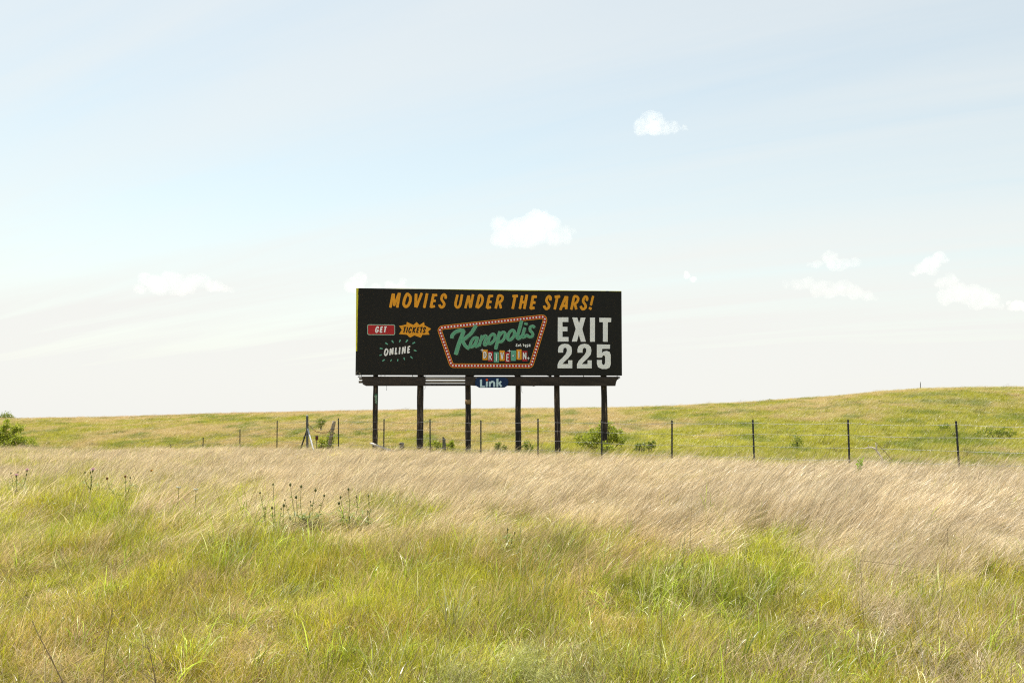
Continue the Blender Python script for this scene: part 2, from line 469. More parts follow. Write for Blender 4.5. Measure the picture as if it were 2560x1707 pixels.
# black poster: a sheet with slightly uneven edges
mb = MB()
top = [(896.4, 720.3), (960, 721.2), (1005, 722.6), (1012, 722.4), (1100, 723.4), (1200, 725.6), (1300, 727.0), (1420, 727.6), (1512, 728.4), (1518, 727.4), (1524, 728.6), (1553.8, 729.0)]
bot = [(1555, 938.9), (1480, 938.2), (1400, 938.0), (1240, 937.2), (1100, 937.6), (1000, 937.6), (905, 937.4), (893.5, 936.6)]
lefte = [(893.2, 915), (893.0, 870), (894.2, 800), (895.6, 745), (896.0, 738), (895.2, 736)]
prism(mb, top + bot + lefte, 0.0, -0.010)
POSTER = mb.build('poster', M_VINYL, BB)
mb = MB()                                            # torn scraps at the lower left corner
for pts in ([(889.5, 933.5), (893, 928.5), (893.8, 929.0), (890.6, 934.2)], [(892.5, 926.5), (896, 925.8), (895.6, 927.2)], [(896, 931), (901, 932), (900.6, 934), (897, 932.5)], [(898.5, 934.5), (901.8, 935), (900, 937)]):
    prism(mb, pts, 0.02, 0.012)
mb.build('torn_scrap', mat_plain('scrap_canvas', (0.20, 0.19, 0.14), var=0.3), BB)

h = Ink(965, 725, 14.7, 0.004)
for p, w in (([(160, 630), (255, 145)], 95), ([(290, 150), (292, 570)], 78), ([(300, 570), (465, 130)], 78), ([(498, 120), (415, 630)], 98)): h.stroke(p, w)
h.stroke([(800, 150), (890, 250), (888, 400), (830, 540), (740, 612), (665, 560), (655, 450), (690, 310), (745, 190)], 104, closed=True)
for p, w in (([(1105, 155), (1088, 610)], 106), ([(1120, 625), (1310, 125)], 92), ([(1508, 140), (1405, 640)], 100), ([(1745, 160), (1650, 630)], 98), ([(1710, 190), (1865, 188)], 95), ([(1690, 405), (1810, 395)], 92), ([(1650, 615), (1780, 598)], 98)): h.stroke(p, w)
h.stroke([(2190, 305), (2190, 215), (2130, 165), (2062, 230), (2045, 345), (2105, 440), (2140, 520), (2110, 600), (2040, 635), (1985, 595), (1970, 545)], 96)
h.build('headline_word', ORANGE, POSTER); h = Ink(1120, 725, 14.7, 0.004)
h.stroke([(345, 190), (275, 500), (300, 600), (350, 640), (420, 590), (458, 490), (515, 180)], 96)
for p, w in (([(640, 655), (750, 215)], 90), ([(760, 215), (820, 640)], 92), ([(830, 630), (920, 175)], 92), ([(1150, 200), (1050, 640)], 96)): h.stroke(p, w)
h.stroke([(1150, 195), (1220, 210), (1265, 290), (1265, 400), (1210, 540), (1090, 650)], 96)
for p, w in (([(1520, 210), (1430, 650)], 96), ([(1510, 222), (1640, 222)], 94), ([(1470, 440), (1585, 432)], 90), ([(1440, 652), (1560, 632)], 98), ([(1850, 215), (1755, 665)], 96), ([(1895, 480), (1945, 660)], 92)): h.stroke(p, w)
h.stroke([(1850, 208), (1930, 205), (1995, 245), (2000, 320), (1960, 400), (1850, 480)], 96)
h.build('headline_word', ORANGE, POSTER); h = Ink(1270, 725, 10.226, 0.004)
for p, w in (([(125, 160), (240, 152)], 72), ([(178, 180), (122, 470)], 68), ([(362, 152), (305, 470)], 68), ([(480, 130), (418, 468)], 70), ([(350, 315), (440, 310)], 70), ([(640, 160), (580, 470)], 68), ([(640, 168), (725, 173)], 70), ([(620, 322), (690, 318)], 70), ([(580, 470), (665, 455)], 74)): h.stroke(p, w)
h.build('headline_word', ORANGE, POSTER); h = Ink(1270, 725, 10.226, 0.004)
SP = [(1080, 255), (1085, 192), (1045, 160), (1000, 210), (985, 280), (1025, 345), (1050, 400), (1030, 455), (980, 480), (940, 447), (925, 410)]
h.stroke(SP, 68)
for p, w in (([(1205, 175), (1320, 165)], 72), ([(1258, 190), (1195, 485)], 66), ([(1475, 170), (1340, 500)], 66), ([(1508, 168), (1487, 480)], 68), ([(1405, 400), (1490, 400)], 68), ([(1690, 170), (1620, 490)], 66), ([(1708, 360), (1745, 485)], 64)): h.stroke(p, w)
h.stroke([(1690, 165), (1745, 163), (1790, 205), (1787, 260), (1750, 320), (1680, 362)], 66)
h.stroke([(p[0] + 937, p[1] + 10) for p in SP], 66)
h.stroke([(2175, 162), (2120, 385)], 60); h.stroke([(2110, 455), (2095, 485)], 78)
h.build('headline_word', ORANGE, POSTER)

def rrect(x0, y0, x1, y1, r, skew=0.0, n=5):
    pts = []
    for cx, cy, a0 in ((x1 - r, y0 + r, -90), (x1 - r, y1 - r, 0), (x0 + r, y1 - r, 90), (x0 + r, y0 + r, 180)):
        for i in range(n + 1):
            a = R(a0 + 90 * i / n); pts.append((cx + r * math.cos(a), cy + r * math.sin(a)))
    return [(x, y + skew * (x - x0)) for x, y in pts]
G = (910, 795, 13.067)
g = Ink(*G, 0.004); g.poly(rrect(104, 204, 1016, 552, 58, 0.009)); g.build('button_border', MINT, POSTER)
g = Ink(*G, 0.008); g.poly(rrect(128, 228, 992, 528, 40, 0.009)); g.build('ticket_button', RED, POSTER)
g = Ink(*G, 0.012)
for p in ([(462, 335), (465, 300), (435, 288), (395, 350), (385, 435), (412, 462), (448, 430), (460, 395), (428, 392)], [(560, 295), (532, 460)], [(565, 294), (608, 294)], [(548, 378), (588, 378)], [(535, 460), (588, 452)], [(672, 296), (732, 290)], [(702, 300), (672, 462)]): g.stroke(p, 42)
g.build('button_lettering', WHITE, POSTER)
g = Ink(*G, 0.004); g.poly([(1145, 258), (1385, 212), (1400, 125), (1610, 225), (1720, 130), (1810, 225), (1965, 130), (1975, 235), (2195, 350), (2095, 440), (2140, 545), (1910, 545), (1855, 642), (1645, 565), (1510, 640), (1395, 545), (1145, 525), (1235, 380)])
g.build('starburst', ORANGE, POSTER)
g = Ink(*G, 0.008)
for p in ([(1300, 308), (1375, 302)], [(1342, 310), (1300, 472)], [(1425, 305), (1387, 475)], [(1548, 355), (1545, 315), (1512, 312), (1477, 372), (1466, 448), (1492, 475), (1532, 432)], [(1630, 310), (1590, 472)], [(1692, 310), (1612, 400)], [(1628, 385), (1655, 470)], [(1760, 310), (1720, 472)], [(1765, 312), (1802, 312)], [(1745, 390), (1785, 388)], [(1725, 472), (1772, 466)], [(1845, 312), (1915, 308)], [(1882, 315), (1850, 475)], [(2010, 360), (2005, 325), (1980, 312), (1955, 340), (1952, 375), (1980, 410), (1985, 447), (1955, 475), (1930, 455)]): g.stroke(p, 38)
g.build('starburst_lettering', BLACK, POSTER)
g = Ink(*G, 0.004)
g.stroke([(735, 1010), (775, 1060), (770, 1130), (735, 1200), (700, 1214), (676, 1180), (678, 1110), (700, 1040)], 46, closed=True)
for p in ([(845, 1200), (868, 1003)], [(872, 1003), (930, 1185)], [(932, 1180), (948, 978)], [(1045, 972), (1025, 1178)], [(1025, 1178), (1075, 1150)], [(1172, 960), (1152, 1168)], [(1250, 1160), (1272, 957)], [(1278, 957), (1330, 1140)], [(1332, 1136), (1350, 930)], [(1447, 937), (1427, 1135)], [(1450, 940), (1500, 925)], [(1440, 1032), (1490, 1015)], [(1427, 1135), (1488, 1105)]): g.stroke(p, 46)
g.build('online_lettering', WHITE, POSTER)
g = Ink(*G, 0.004)
for a, b in (((695, 805), (780, 865)), ((908, 728), (965, 812)), ((1188, 708), (1152, 796)), ((1430, 708), (1365, 792)), ((1668, 792), (1575, 838)), ((1628, 1045), (1718, 1078)), ((1515, 1252), (1590, 1318)), ((1302, 1288), (1330, 1372)), ((1108, 1338), (1096, 1418)), ((903, 1348), (866, 1415)), ((678, 1352), (598, 1408)), ((580, 1196), (500, 1224)), ((516, 982), (616, 1004))):
    g = Ink(*G, 0.004); d = np.subtract(b, a); g.poly([np.add(a, p) for p in (np.array((-d[1], d[0])) * 0.13, np.array((d[1], -d[0])) * 0.13)] + [np.add(b, p) for p in (np.array((d[1], -d[0])) * 0.21, np.array((-d[1], d[0])) * 0.21)] if a[1] > b[1] else [np.add(a, np.array((-d[1], d[0])) * 0.2), np.add(a, np.array((d[1], -d[0])) * 0.2), np.add(a, d * 0.5 + np.array((d[1], -d[0])) * 0.22), np.add(b, np.array((d[1], -d[0])) * 0.12), np.add(b, np.array((-d[1], d[0])) * 0.12), np.add(a, d * 0.5 + np.array((-d[1], d[0])) * 0.22)])
    g.build('ray_mark', TEAL, POSTER)

K = (1085, 780, 8.110)
def rounded(corners, r, n=8):
    res = []; m = len(corners)
    for i in range(m):
        a, b, c = (np.array(corners[j % m], float) for j in (i - 1, i, i + 1))
        u = (a - b) / np.linalg.norm(a - b); w = (c - b) / np.linalg.norm(c - b)
        half = math.acos(np.clip(np.dot(u, w), -1, 1)) / 2
        tl = r / math.tan(half); p, q = b + u * tl, b + w * tl
        ctr = b + (u + w) / np.linalg.norm(u + w) * r / math.sin(half)
        a0 = math.atan2(*(p - ctr)[::-1]); a1 = math.atan2(*(q - ctr)[::-1])
        da = (a1 - a0 + math.pi) % (2 * math.pi) - math.pi
        for k in range(n + 1):
            t = a0 + da * k / n; res.append(ctr + r * np.array((math.cos(t), math.sin(t))))
    return res
MQ = rounded([(98, 322), (2275, 86), (1968, 1092), (360, 1086)], 62)
k = Ink(*K, 0.004); k.stroke(MQ, 88, closed=True, curve=False); k.build('marquee_border', ORANGE, POSTER)
k = Ink(*K, 0.008); k.stroke(MQ, 64, closed=True, curve=False); k.build('marquee_band', RED, POSTER)
k = Ink(*K, 0.012)
seg = [np.linalg.norm(MQ[(i + 1) % len(MQ)] - MQ[i]) for i in range(len(MQ))]; tot = sum(seg); cnt = 86
acc = 0; i = 0
for j in range(cnt):
    t = (j + 0.5) * tot / cnt
    while acc + seg[i] < t: acc += seg[i]; i += 1
    k = Ink(*K, 0.012); k.disc(MQ[i] + (MQ[(i + 1) % len(MQ)] - MQ[i]) * (t - acc) / seg[i], 18, n=10); k.build('marquee_bulb', WHITE, POSTER)
SCRIPT = [([(362, 522), (368, 475), (430, 410), (520, 375), (605, 378)], 62, False), ([(600, 380), (560, 500), (500, 660), (442, 850)], 72, False), ([(848, 278), (760, 420), (650, 520), (555, 590)], 62, False), ([(575, 590), (640, 690), (705, 738)], 60, False),
          ([(868, 520), (808, 530), (752, 610), (732, 690), (775, 702), (832, 640), (875, 540)], 50, False), ([(885, 510), (850, 640), (848, 698), (905, 672)], 47, False),
          ([(975, 482), (940, 600), (915, 682)], 52, False), ([(940, 600), (1000, 505), (1052, 482), (1055, 535), (1018, 640), (1040, 668), (1100, 620)], 48, False),
          ([(1195, 448), (1235, 480), (1225, 560), (1170, 625), (1122, 640), (1105, 590), (1132, 500)], 50, True), ([(1332, 402), (1300, 540), (1250, 745)], 58, False), ([(1318, 490), (1388, 412), (1440, 430), (1432, 510), (1380, 590), (1315, 602)], 48, False),
          ([(1592, 370), (1630, 402), (1620, 482), (1560, 555), (1512, 562), (1496, 505), (1530, 415)], 52, True), ([(1630, 440), (1680, 450)], 36, False), ([(1775, 182), (1722, 380), (1688, 500), (1712, 535), (1775, 492)], 58, False), ([(1840, 322), (1803, 450), (1800, 510), (1865, 478)], 52, False), ([(1865, 228), (1862, 250)], 60, False),
          ([(2035, 312), (2002, 285), (1952, 308), (1948, 370), (2000, 432), (1992, 488), (1935, 505), (1880, 470), (1840, 505)], 48, False)]
for nm, off, ex, d, m in (('script_shadow', 0.016, 10, (26, 26), SHADE), ('script_outline', 0.030, 12, (0, 0), MINT), ('script_lettering', 0.044, 0, (0, 0), GREEN)):
    k = Ink(*K, off)
    for p, w, c in SCRIPT: k.stroke(p, w + ex, closed=c, d=d)
    k.build(nm, m, POSTER)
k = Ink(*K, 0.004)
for p, c in (([(1690, 655), (1667, 650), (1672, 670), (1660, 688), (1692, 694)], 0), ([(1727, 668), (1708, 668), (1722, 684), (1704, 695)], 0), ([(1752, 645), (1740, 688), (1757, 694)], 0), ([(1735, 666), (1762, 664)], 0), ([(1773, 692), (1779, 694)], 0), ([(1803, 658), (1818, 650), (1815, 694)], 0), ([(1852, 662), (1866, 672), (1856, 685), (1841, 676)], 1), ([(1864, 672), (1852, 712)], 0), ([(1912, 660), (1888, 661), (1885, 678), (1906, 686), (1898, 707), (1878, 710)], 0), ([(1925, 666), (1944, 655), (1948, 670), (1925, 692), (1957, 693)], 0)):
    k.stroke(p, 13, closed=bool(c), sub=3)
k.build('date_lettering', WHITE, POSTER)
for x0, y0, x1, y1, m in ((983, 762, 1085, 972, ORANGE), (1098, 795, 1198, 1002, RED), (1213, 812, 1315, 1022, TEAL), (1330, 778, 1432, 988, ORANGE), (1445, 812, 1545, 1020, RED), (1558, 778, 1660, 988, TEAL), (1674, 756, 1776, 965, ORANGE), (1790, 787, 1892, 995, RED)):
    k = Ink(*K, 0.004); k.poly([(x0, y0), (x1, y0), (x1, y1), (x0, y1)]); k.build('letter_tile', m, POSTER)
TL = [[(1012, 808), (1012, 932)], [(1012, 808), (1045, 818), (1056, 862), (1048, 910), (1012, 932)], [(1116, 832), (1116, 968)], [(1116, 832), (1155, 840), (1162, 870), (1150, 895), (1116, 902)], [(1140, 905), (1165, 968)], [(1265, 850), (1265, 988)], [(1356, 822), (1380, 952)], [(1406, 822), (1382, 952)], [(1475, 858), (1475, 988)], [(1475, 858), (1520, 858)], [(1475, 920), (1512, 920)], [(1475, 988), (1520, 988)], [(1590, 885), (1620, 885)], [(1722, 797), (1722, 928)], [(1811, 822), (1811, 952)], [(1811, 822), (1862, 952)], [(1863, 952), (1863, 822)]]
for lo, hi in ((0, 2), (2, 5), (5, 6), (6, 8), (8, 12), (12, 13), (13, 14), (14, 17)):
    for nm, off, d, m in (('tile_letter_shadow', 0.008, (9, 6), BLACK), ('tile_letter', 0.018, (0, 0), WHITE)):
        k = Ink(*K, off)
        for p in TL[lo:hi]: k.stroke(p, 19, d=d)
        k.build(nm, m, POSTER)
for c, r in (((975, 775), 44), ((1527, 788), 44), ((1912, 937), 40)):
    k = Ink(*K, 0.028)
    k.poly([(c[0] + (r if j % 2 == 0 else 10) * math.cos(j * math.pi / 4), c[1] + (r if j % 2 == 0 else 10) * math.sin(j * math.pi / 4)) for j in range(8)])
    k.build('sparkle', WHITE, POSTER)
XT = (1240, 700, 5.6)
x = Ink(*XT, 0.004)
x.poly([(866, 522), (1013, 522), (1013, 587), (931, 587), (931, 655), (1000, 655), (1000, 718), (931, 718), (931, 797), (1015, 797), (1015, 861), (864, 861)])
x.poly([(1067, 524), (1138, 524), (1163, 605), (1186, 526), (1254, 526), (1208, 685), (1258, 863), (1188, 863), (1160, 760), (1132, 861), (1061, 861), (1115, 685)])
x.poly([(1316, 526), (1386, 526), (1384, 863), (1316, 863)])
x.poly([(1446, 527), (1613, 531), (1611, 590), (1566, 590), (1564, 864), (1497, 862), (1497, 590), (1446, 588)])
x.build('exit_lettering', WHITE, POSTER)
x = Ink(*XT, 0.004)
TWO = [(870, 1015), (868, 975), (880, 930), (915, 900), (965, 890), (1020, 900), (1055, 935), (1064, 985), (1055, 1040), (1010, 1095), (960, 1140), (930, 1175), (1010, 1175), (1010, 1122), (1068, 1122), (1068, 1234), (862, 1234), (862, 1180), (885, 1130), (930, 1085), (975, 1035), (992, 995), (990, 960), (970, 945), (948, 955), (940, 985), (940, 1015)]
x.poly(TWO); x.poly([(p[0] + 272, p[1] + 1) for p in TWO])
x.poly([(1412, 900), (1597, 903), (1594, 962), (1487, 962), (1485, 1020), (1510, 998), (1550, 990), (1590, 1005), (1606, 1050), (1606, 1180), (1590, 1225), (1550, 1243), (1480, 1243), (1430, 1220), (1412, 1170), (1412, 1118), (1483, 1118), (1483, 1165), (1500, 1190), (1520, 1180), (1528, 1150), (1528, 1075), (1515, 1052), (1495, 1058), (1483, 1085), (1412, 1085)])
x.build('exit_number', WHITE, POSTER)

# posts, planks, facing
POSTS = [((939.2, 6.2), (937.3, 6.5)), ((1051.4, 8.0), (1049.7, 8.3)), ((1170, 6.9), (1170.6, 6.9)), ((1295.2, 6.5), (1295.5, 7.5)), ((1391.7, 6.9), (1394.5, 7.4)), ((1509.5, 7.4), (1512, 7.9))]
post_objs = []
for n_, ((xt, wt), (xb, wb)) in enumerate(POSTS):
    pt = B(xt, 941, -0.30); pb = B(xb, 1125, -0.30)
    ppm = F / pt[1]
    zg = tz(pb[0], pb[1]) - 0.4
    pts = []; rad = []
    top_z = B(xt, 800, -0.30)[2]
    for j in range(20):
        t = j / 19.0; z = top_z + (zg - top_z) * t
        tt = (z - pt[2]) / (pb[2] - pt[2])
        c = pt + (pb - pt) * tt
        c[2] = z
        wob = 0.004 * math.sin(j * .9 + n_ * 2.1)
        pts.append(c + E * wob); rad.append((wt + (wb - wt) * tt) / ppm * (1 + 0.018 * math.sin(j * 1.3 + n_)))
    mb = MB(); mb.tube(pts, rad, 16, seed=n_, rough=0.025)
    post_objs.append(mb.build('post', M_POST, BB, True))
def post_at(n_, py, extra):
    (xt, wt), (xb, wb) = POSTS[n_]
    t = (py - 941) / (1125 - 941.0)
    c = B(xt + (xb - xt) * t, py, -0.30); return c, (wt + (wb - wt) * t) / (F / c[1]) + extra
c0, r0 = post_at(2, 999, 0.012); c1, r1 = post_at(2, 1010, 0.012)
mb = MB(); mb.tube([c0, c1], [r0, r1], 16); mb.build('bare_band', M_TANBAND, post_objs[2], True)
mb = MB(); prism(mb, [(936.4, 985), (943.6, 984.6), (943.2, 1009.6), (939.2, 1010), (938.2, 1001)], -0.105, -0.118)
mb.build('green_tag', M_STICKER, post_objs[0])
tg = Ink(925, 975, 34.85, -0.103)
tg.stroke([(400, 510), (505, 465), (610, 510), (505, 555)], 36, closed=True)
tg.stroke([(420, 635), (510, 600), (615, 635), (510, 672)], 36, closed=True)
for p in ([(425, 745), (612, 745)], [(430, 880), (610, 800)], [(440, 890), (600, 940)], [(470, 1000), (600, 970)], [(465, 1105), (590, 1105)], [(530, 1040), (530, 1105)], [(465, 1040), (590, 1040)]): tg.stroke(p, 34)
tg.build('tag_lettering', M_STICKINK, post_objs[0])
for py0, py1, xl, xr in ((944.2, 949.2, 897.4, 1546), (951.8, 957.4, 896.4, 1540)):
    mb = MB(); prism(mb, [(xl, py0), (xr, py0 - 0.4), (xr - 1.5, py1 - 0.2), (xl + 0.5, py1)], -0.075, -0.135); mb.build('plank', M_PLANK, BB)
mb = MB(); prism(mb, [(905, 958.6), (1538, 958.6), (1538, 963.4), (912, 963.2)], -0.080, -0.14); mb.build('ledger', M_FACING, BB)
mb = MB(); prism(mb, [(894.2, 940.9), (1549, 941.2), (1551, 942.9), (1546, 943.3), (894.4, 942.3)], -0.055, -0.30); mb.build('ledge', M_FACING, BB)
mb = MB(); prism(mb, [(903.6, 942.9), (980, 942.9), (1040, 943.3), (1063.6, 943.2), (1064.5, 950), (1063.4, 957), (1064, 963.4), (990, 963.8), (914, 963.6), (913.2, 962), (908, 961.6), (907.6, 958.4), (904.8, 957), (905.6, 950)], 0.0, -0.05); mb.build('facing_board', M_FACING, BB)
mb = MB(); prism(mb, [(1163.2, 942.4), (1189, 942.8), (1190.2, 952), (1188.6, 956), (1190.6, 964.4), (1184, 964.0), (1178, 963.4), (1163.4, 963.2)], 0.0, -0.05); mb.build('facing_board', M_FACING, BB)
mb = MB(); prism(mb, [(1190.8, 942.2), (1270, 942.4), (1382, 943.1), (1396.8, 943.2), (1397, 964.6), (1340, 964.4), (1334, 965.6), (1331, 964.8), (1268, 964.2), (1191, 963.6)], 0.0, -0.05); mb.build('facing_board', M_FACING, BB)
mb = MB(); prism(mb, [(1397.2, 943.2), (1500, 943.0), (1551.4, 944.2), (1548, 946.5), (1543, 949), (1540.4, 955), (1538.6, 964.6), (1460, 964.8), (1397.4, 964.6)], 0.0, -0.05); mb.build('facing_board', M_FACING, BB)
mb = MB(); prism(mb, [(914, 963.65), (1163.3, 963.3), (1163.3, 964.2), (914, 964.4)], -0.012, -0.16); mb.build('bottom_batten', M_FACING, BB)
for xp in (897.6, 903.2, 952.5, 962.4, 1031.5, 1062.6, 1305, 1459.3, 1543):
    mb = MB(); prism(mb, [(xp - 0.7, 936.5), (xp + 0.7, 936.5), (xp + 0.6, 941.4), (xp - 0.6, 941.4)], -0.06, -0.10); mb.build('peg', M_STEEL, BB)
for pts in ([(1176, 937), (1188, 937), (1183, 942), (1176, 942.4)], [(1284, 937), (1301, 937), (1296, 942), (1289, 942.2)], [(1364, 937), (1379, 937), (1379, 942), (1376, 942)], [(1500, 937), (1512, 937), (1510, 942), (1503, 942)]):
    mb = MB(); prism(mb, pts, -0.10, -0.14); mb.build('bracket', M_FACING, BB)
for pts in ([(966.4, 963), (966.8, 969), (966.2, 976)], [(1062.6, 963), (1063, 968), (1061.8, 974)], [(1304.2, 964), (1304.0, 976), (1304.8, 980.5), (1305.6, 982), (1306.2, 980)]):
    mb = MB(); mb.tube([B(p[0], p[1], -0.03) for p in pts], 0.007, 5); mb.build('hanging_wire', M_STEEL, BB)
LK = (1180, 935, 21.38)
def lk(p): return (LK[0] + p[0] / LK[2], LK[1] + p[1] / LK[2])
mb = MB(); prism(mb, [lk(p) for p in ((215, 245), (350, 190), (1760, 182), (1890, 250), (1955, 420), (1905, 610), (1750, 710), (1680, 722), (400, 728), (310, 680), (185, 605), (170, 420))], 0.035, 0.006)
NP = mb.build('nameplate', NAVY, BB)
l = Ink(*LK, 0.039)
l.poly([(425, 290), (535, 280), (535, 620), (705, 625), (705, 690), (430, 695)]); l.poly([(750, 395), (845, 385), (830, 690), (738, 690)])
l.stroke([(955, 395), (950, 680)], 100, cap=False); l.stroke([(975, 500), (1030, 420), (1120, 412), (1180, 470), (1185, 600), (1185, 685)], 98, cap=False)
l.poly([(1305, 245), (1415, 240), (1405, 685), (1300, 685)]); l.stroke([(1560, 390), (1425, 520)], 88, cap=False); l.stroke([(1460, 505), (1575, 672)], 98, cap=False)
l.build('nameplate_lettering', SKYB, NP)
l = Ink(*LK, 0.039); l.disc((795, 305), 64); l.build('nameplate_dot', ORD, NP)
# battens behind the board carry the panel on the posts
for py in (760, 830, 905):
    mb = MB(); prism(mb, [(895, py), (1550, py + 2), (1550, py + 9), (895, py + 8)], -0.151, -0.20); mb.build('rear_batten', M_PLANK, BB)

# ------------------------------------------------------------------ barbed wire fence
fl0 = (FX, FY, tz(FX, FY))
FENCE = thing('wire_fence', fl0, 'barbed wire fence on thin dark steel posts running from right foreground to left distance', 'fence')
TOPS = {-9: 1122, -8: 1110, -7: 1093, -6: 1073, -5: 1051, -3: 1045, -2: 1047, -1: 1047, 0: 1050, 1: 1046, 2: 1049, 3: 1050, 4: 1049, 5: 1049, 6: 1052, 7: 1051, 8: 1050}
PXS = {-8: 427, -7: 508, -6: 600, -5: 693, -3: 846, -2: 960, -1: 1075, 0: 1202, 1: 1345, 2: 1504, 3: 1680, 4: 1882, 5: 2120, 6: 2390}
tp = {}
for kk, ty in TOPS.items():
    y_ = FY + FDY * kk
    px = PXS.get(kk, CX + F * (FX + FDX * kk) / y_)
    tp[kk] = at(px, ty, y_)
# T section post, 1.75 m with its foot in the ground
mb = MB(); Ht = 1.75
T = [(-0.025, -0.004), (0.025, -0.004), (0.025, 0.004), (0.004, 0.005), (0.004, 0.036), (-0.004, 0.036), (-0.004, 0.005), (-0.025, 0.004)]
mb.add([(x_, y_, -Ht) for x_, y_ in T] + [(x_, y_, 0) for x_, y_ in T], [tuple(range(7, -1, -1)), tuple(range(8, 16))] + [(i, (i + 1) % 8, 8 + (i + 1) % 8, 8 + i) for i in range(8)])
for z in np.arange(-0.06, -1.4, -0.055): mb.box((0, -0.008, z), 0.014, 0.008, 0.02)
t_post = mb.build('fence_post', M_STEEL)
t_post.parent = FENCE
for i_, kk in enumerate(sorted(tp)):
    o = t_post if i_ == 0 else t_post.copy()
    if i_: COL.objects.link(o); o.parent = FENCE
    o.location = tp[kk] - np.array(fl0)
    o.rotation_euler = (R(rng.normal(0, 0.5)), R({6: -1.6, 5: -0.4, 4: -0.9, -6: -1.2}.get(kk, rng.normal(0, 0.6))), R(-20 + rng.normal(0, 8)))
# corner post and its braces
yb_ = FY + FDY * -4 - 0.05
cp = at(768, 1039, yb_); cb = at(769, 1117, yb_)
mb = MB(); g_ = cb.copy(); g_[2] = min(cb[2], tz(cb[0], cb[1])) - 0.3
mb.tube([g_, cp], [0.055, 0.052], 12); mb.tube([cp + (cb - cp) * 0.24, cp + (cb - cp) * 0.28], 0.064, 12); mb.tube([cp + (cb - cp) * 0.03, cp + (cb - cp) * 0.06], 0.059, 12)
CP = mb.build('corner_post', mat_plain('grey_pipe', (0.11, 0.12, 0.115), rough=0.5, metal=0.35, var=0.25, scale=10), FENCE)
mb = MB(); mb.tube([cp - np.array((0, 0, 0.004)), cp + np.array((0, 0, 0.03))], [0.056, 0.03], 12); mb.build('post_cap', M_GALV, CP)
mb = MB(); b0 = at(767.2, 1075, yb_ + 0.02); b1 = at(751, 1124, yb_ + 1.0); mb.tube([b0, b1], 0.034, 10); mb.build('brace', M_STEEL, CP)
mb = MB(); b0 = at(769.5, 1071.5, yb_ - 0.07); b1 = at(784, 1126, yb_ - 1.0); mb.tube([b0, b1], 0.036, 10); mb.build('brace', M_GALV, CP)
# wires with their barbs
ks = sorted(list(tp) + [-4]); tp[-4] = cp - np.array((0, 0, 0.14))
for wi, dz in enumerate((0.085, 0.405, 0.735, 1.06)):
    mbw = MB(); mbb = MB(); pts = []
    for a, b in zip(ks[:-1], ks[1:]):
        pa = tp[a] - np.array((0, 0.03, dz * (1.0 if a > -5 else 0.85))); pb_ = tp[b] - np.array((0, 0.03, dz * (1.0 if b > -5 else 0.85)))
        sag = abs(rng.normal(0.02, 0.015)) + (0.03 if wi == 0 else 0)
        for j in range(12):
            t = j / 12; p = pa + (pb_ - pa) * t - np.array((0, 0, sag * 4 * t * (1 - t))); pts.append(p)
    pts.append(pb_)
    mbw.tube(pts, 0.0038 if wi < 3 else 0.0036, 5)
    for a, b in zip(pts[:-1], pts[1:]):
        for t in (0.25, 0.75):
            p = a + (b - a) * t; q = rng.normal(0, 1, 3); q /= np.linalg.norm(q)
            mbb.tube([p - q * 0.022, p + q * 0.022], [0.003, 0.003], 3); q = np.cross(q, (0.3, 0.2, 0.9)); mbb.tube([p - q * 0.018, p + q * 0.018], 0.003, 3)
    W_ = mbw.build('wire', M_WIRE, FENCE); mbb.build('barbs', M_BARB, W_)
# slack rusty wire between the corner post and the leaning post
mb = MB(); SLK = [(771.5, 1062), (776, 1065), (783, 1073), (790, 1078.5), (800, 1081), (810, 1081.5), (818, 1080.5), (824, 1077), (827, 1072)]
yy_ = np.linspace(yb_ - 0.06, 42.4, len(SLK)); mb.tube([at(p[0], p[1], y_) for p, y_ in zip(SLK, yy_)], 0.012, 6); mb.build('slack_wire', M_RUST, FENCE)

# leaning wooden post with a creeper, stumps, tin, boards, branch
def ground_thing(name, px, y, label, cat, group=None):
    p = at(px, 1048, y); p[2] = tz(p[0], p[1]); return thing(name, p, label, cat, group), p
LP, lp_ = ground_thing('leaning_post', 824, 42.4, 'old grey wooden post leaning right with creeper round its foot', 'post')
a, b = at(835.3, 1052.5, 42.5), at(823, 1116, 42.4); d = a - b
mb = MB(); pts = [b - d * 0.35] + [b + d * t for t in np.linspace(0, 1, 9)]; mb.tube(pts, [0.083 - 0.001 * i for i in range(10)], 12, seed=5, rough=0.05); mb.build('shaft', M_OLDWOOD, LP, True)
mb = MB(); mb.tube([b + d * 0.66, b + d * 0.72], 0.088, 12); mb.build('wire_binding', M_DARKWOOD, LP)
mb = MB()
for i in range(170):
    t = rng.random() ** 1.4 * 0.62; an = rng.uniform(0, 6.28); r_ = 0.085 + rng.random() * 0.07
    p = b + d * (t - 0.05) + np.array((math.cos(an) * r_, math.sin(an) * r_, 0))
    mb.leaf(p, (math.cos(an) + rng.normal(0, .6), math.sin(an) + rng.normal(0, .6), rng.normal(-0.2, .6)), rng.normal(0, 1, 3), rng.uniform(.06, .12), rng.uniform(.05, .09), rng.random())
mb.build('creeper', M_LEAF3, LP, attr=True)

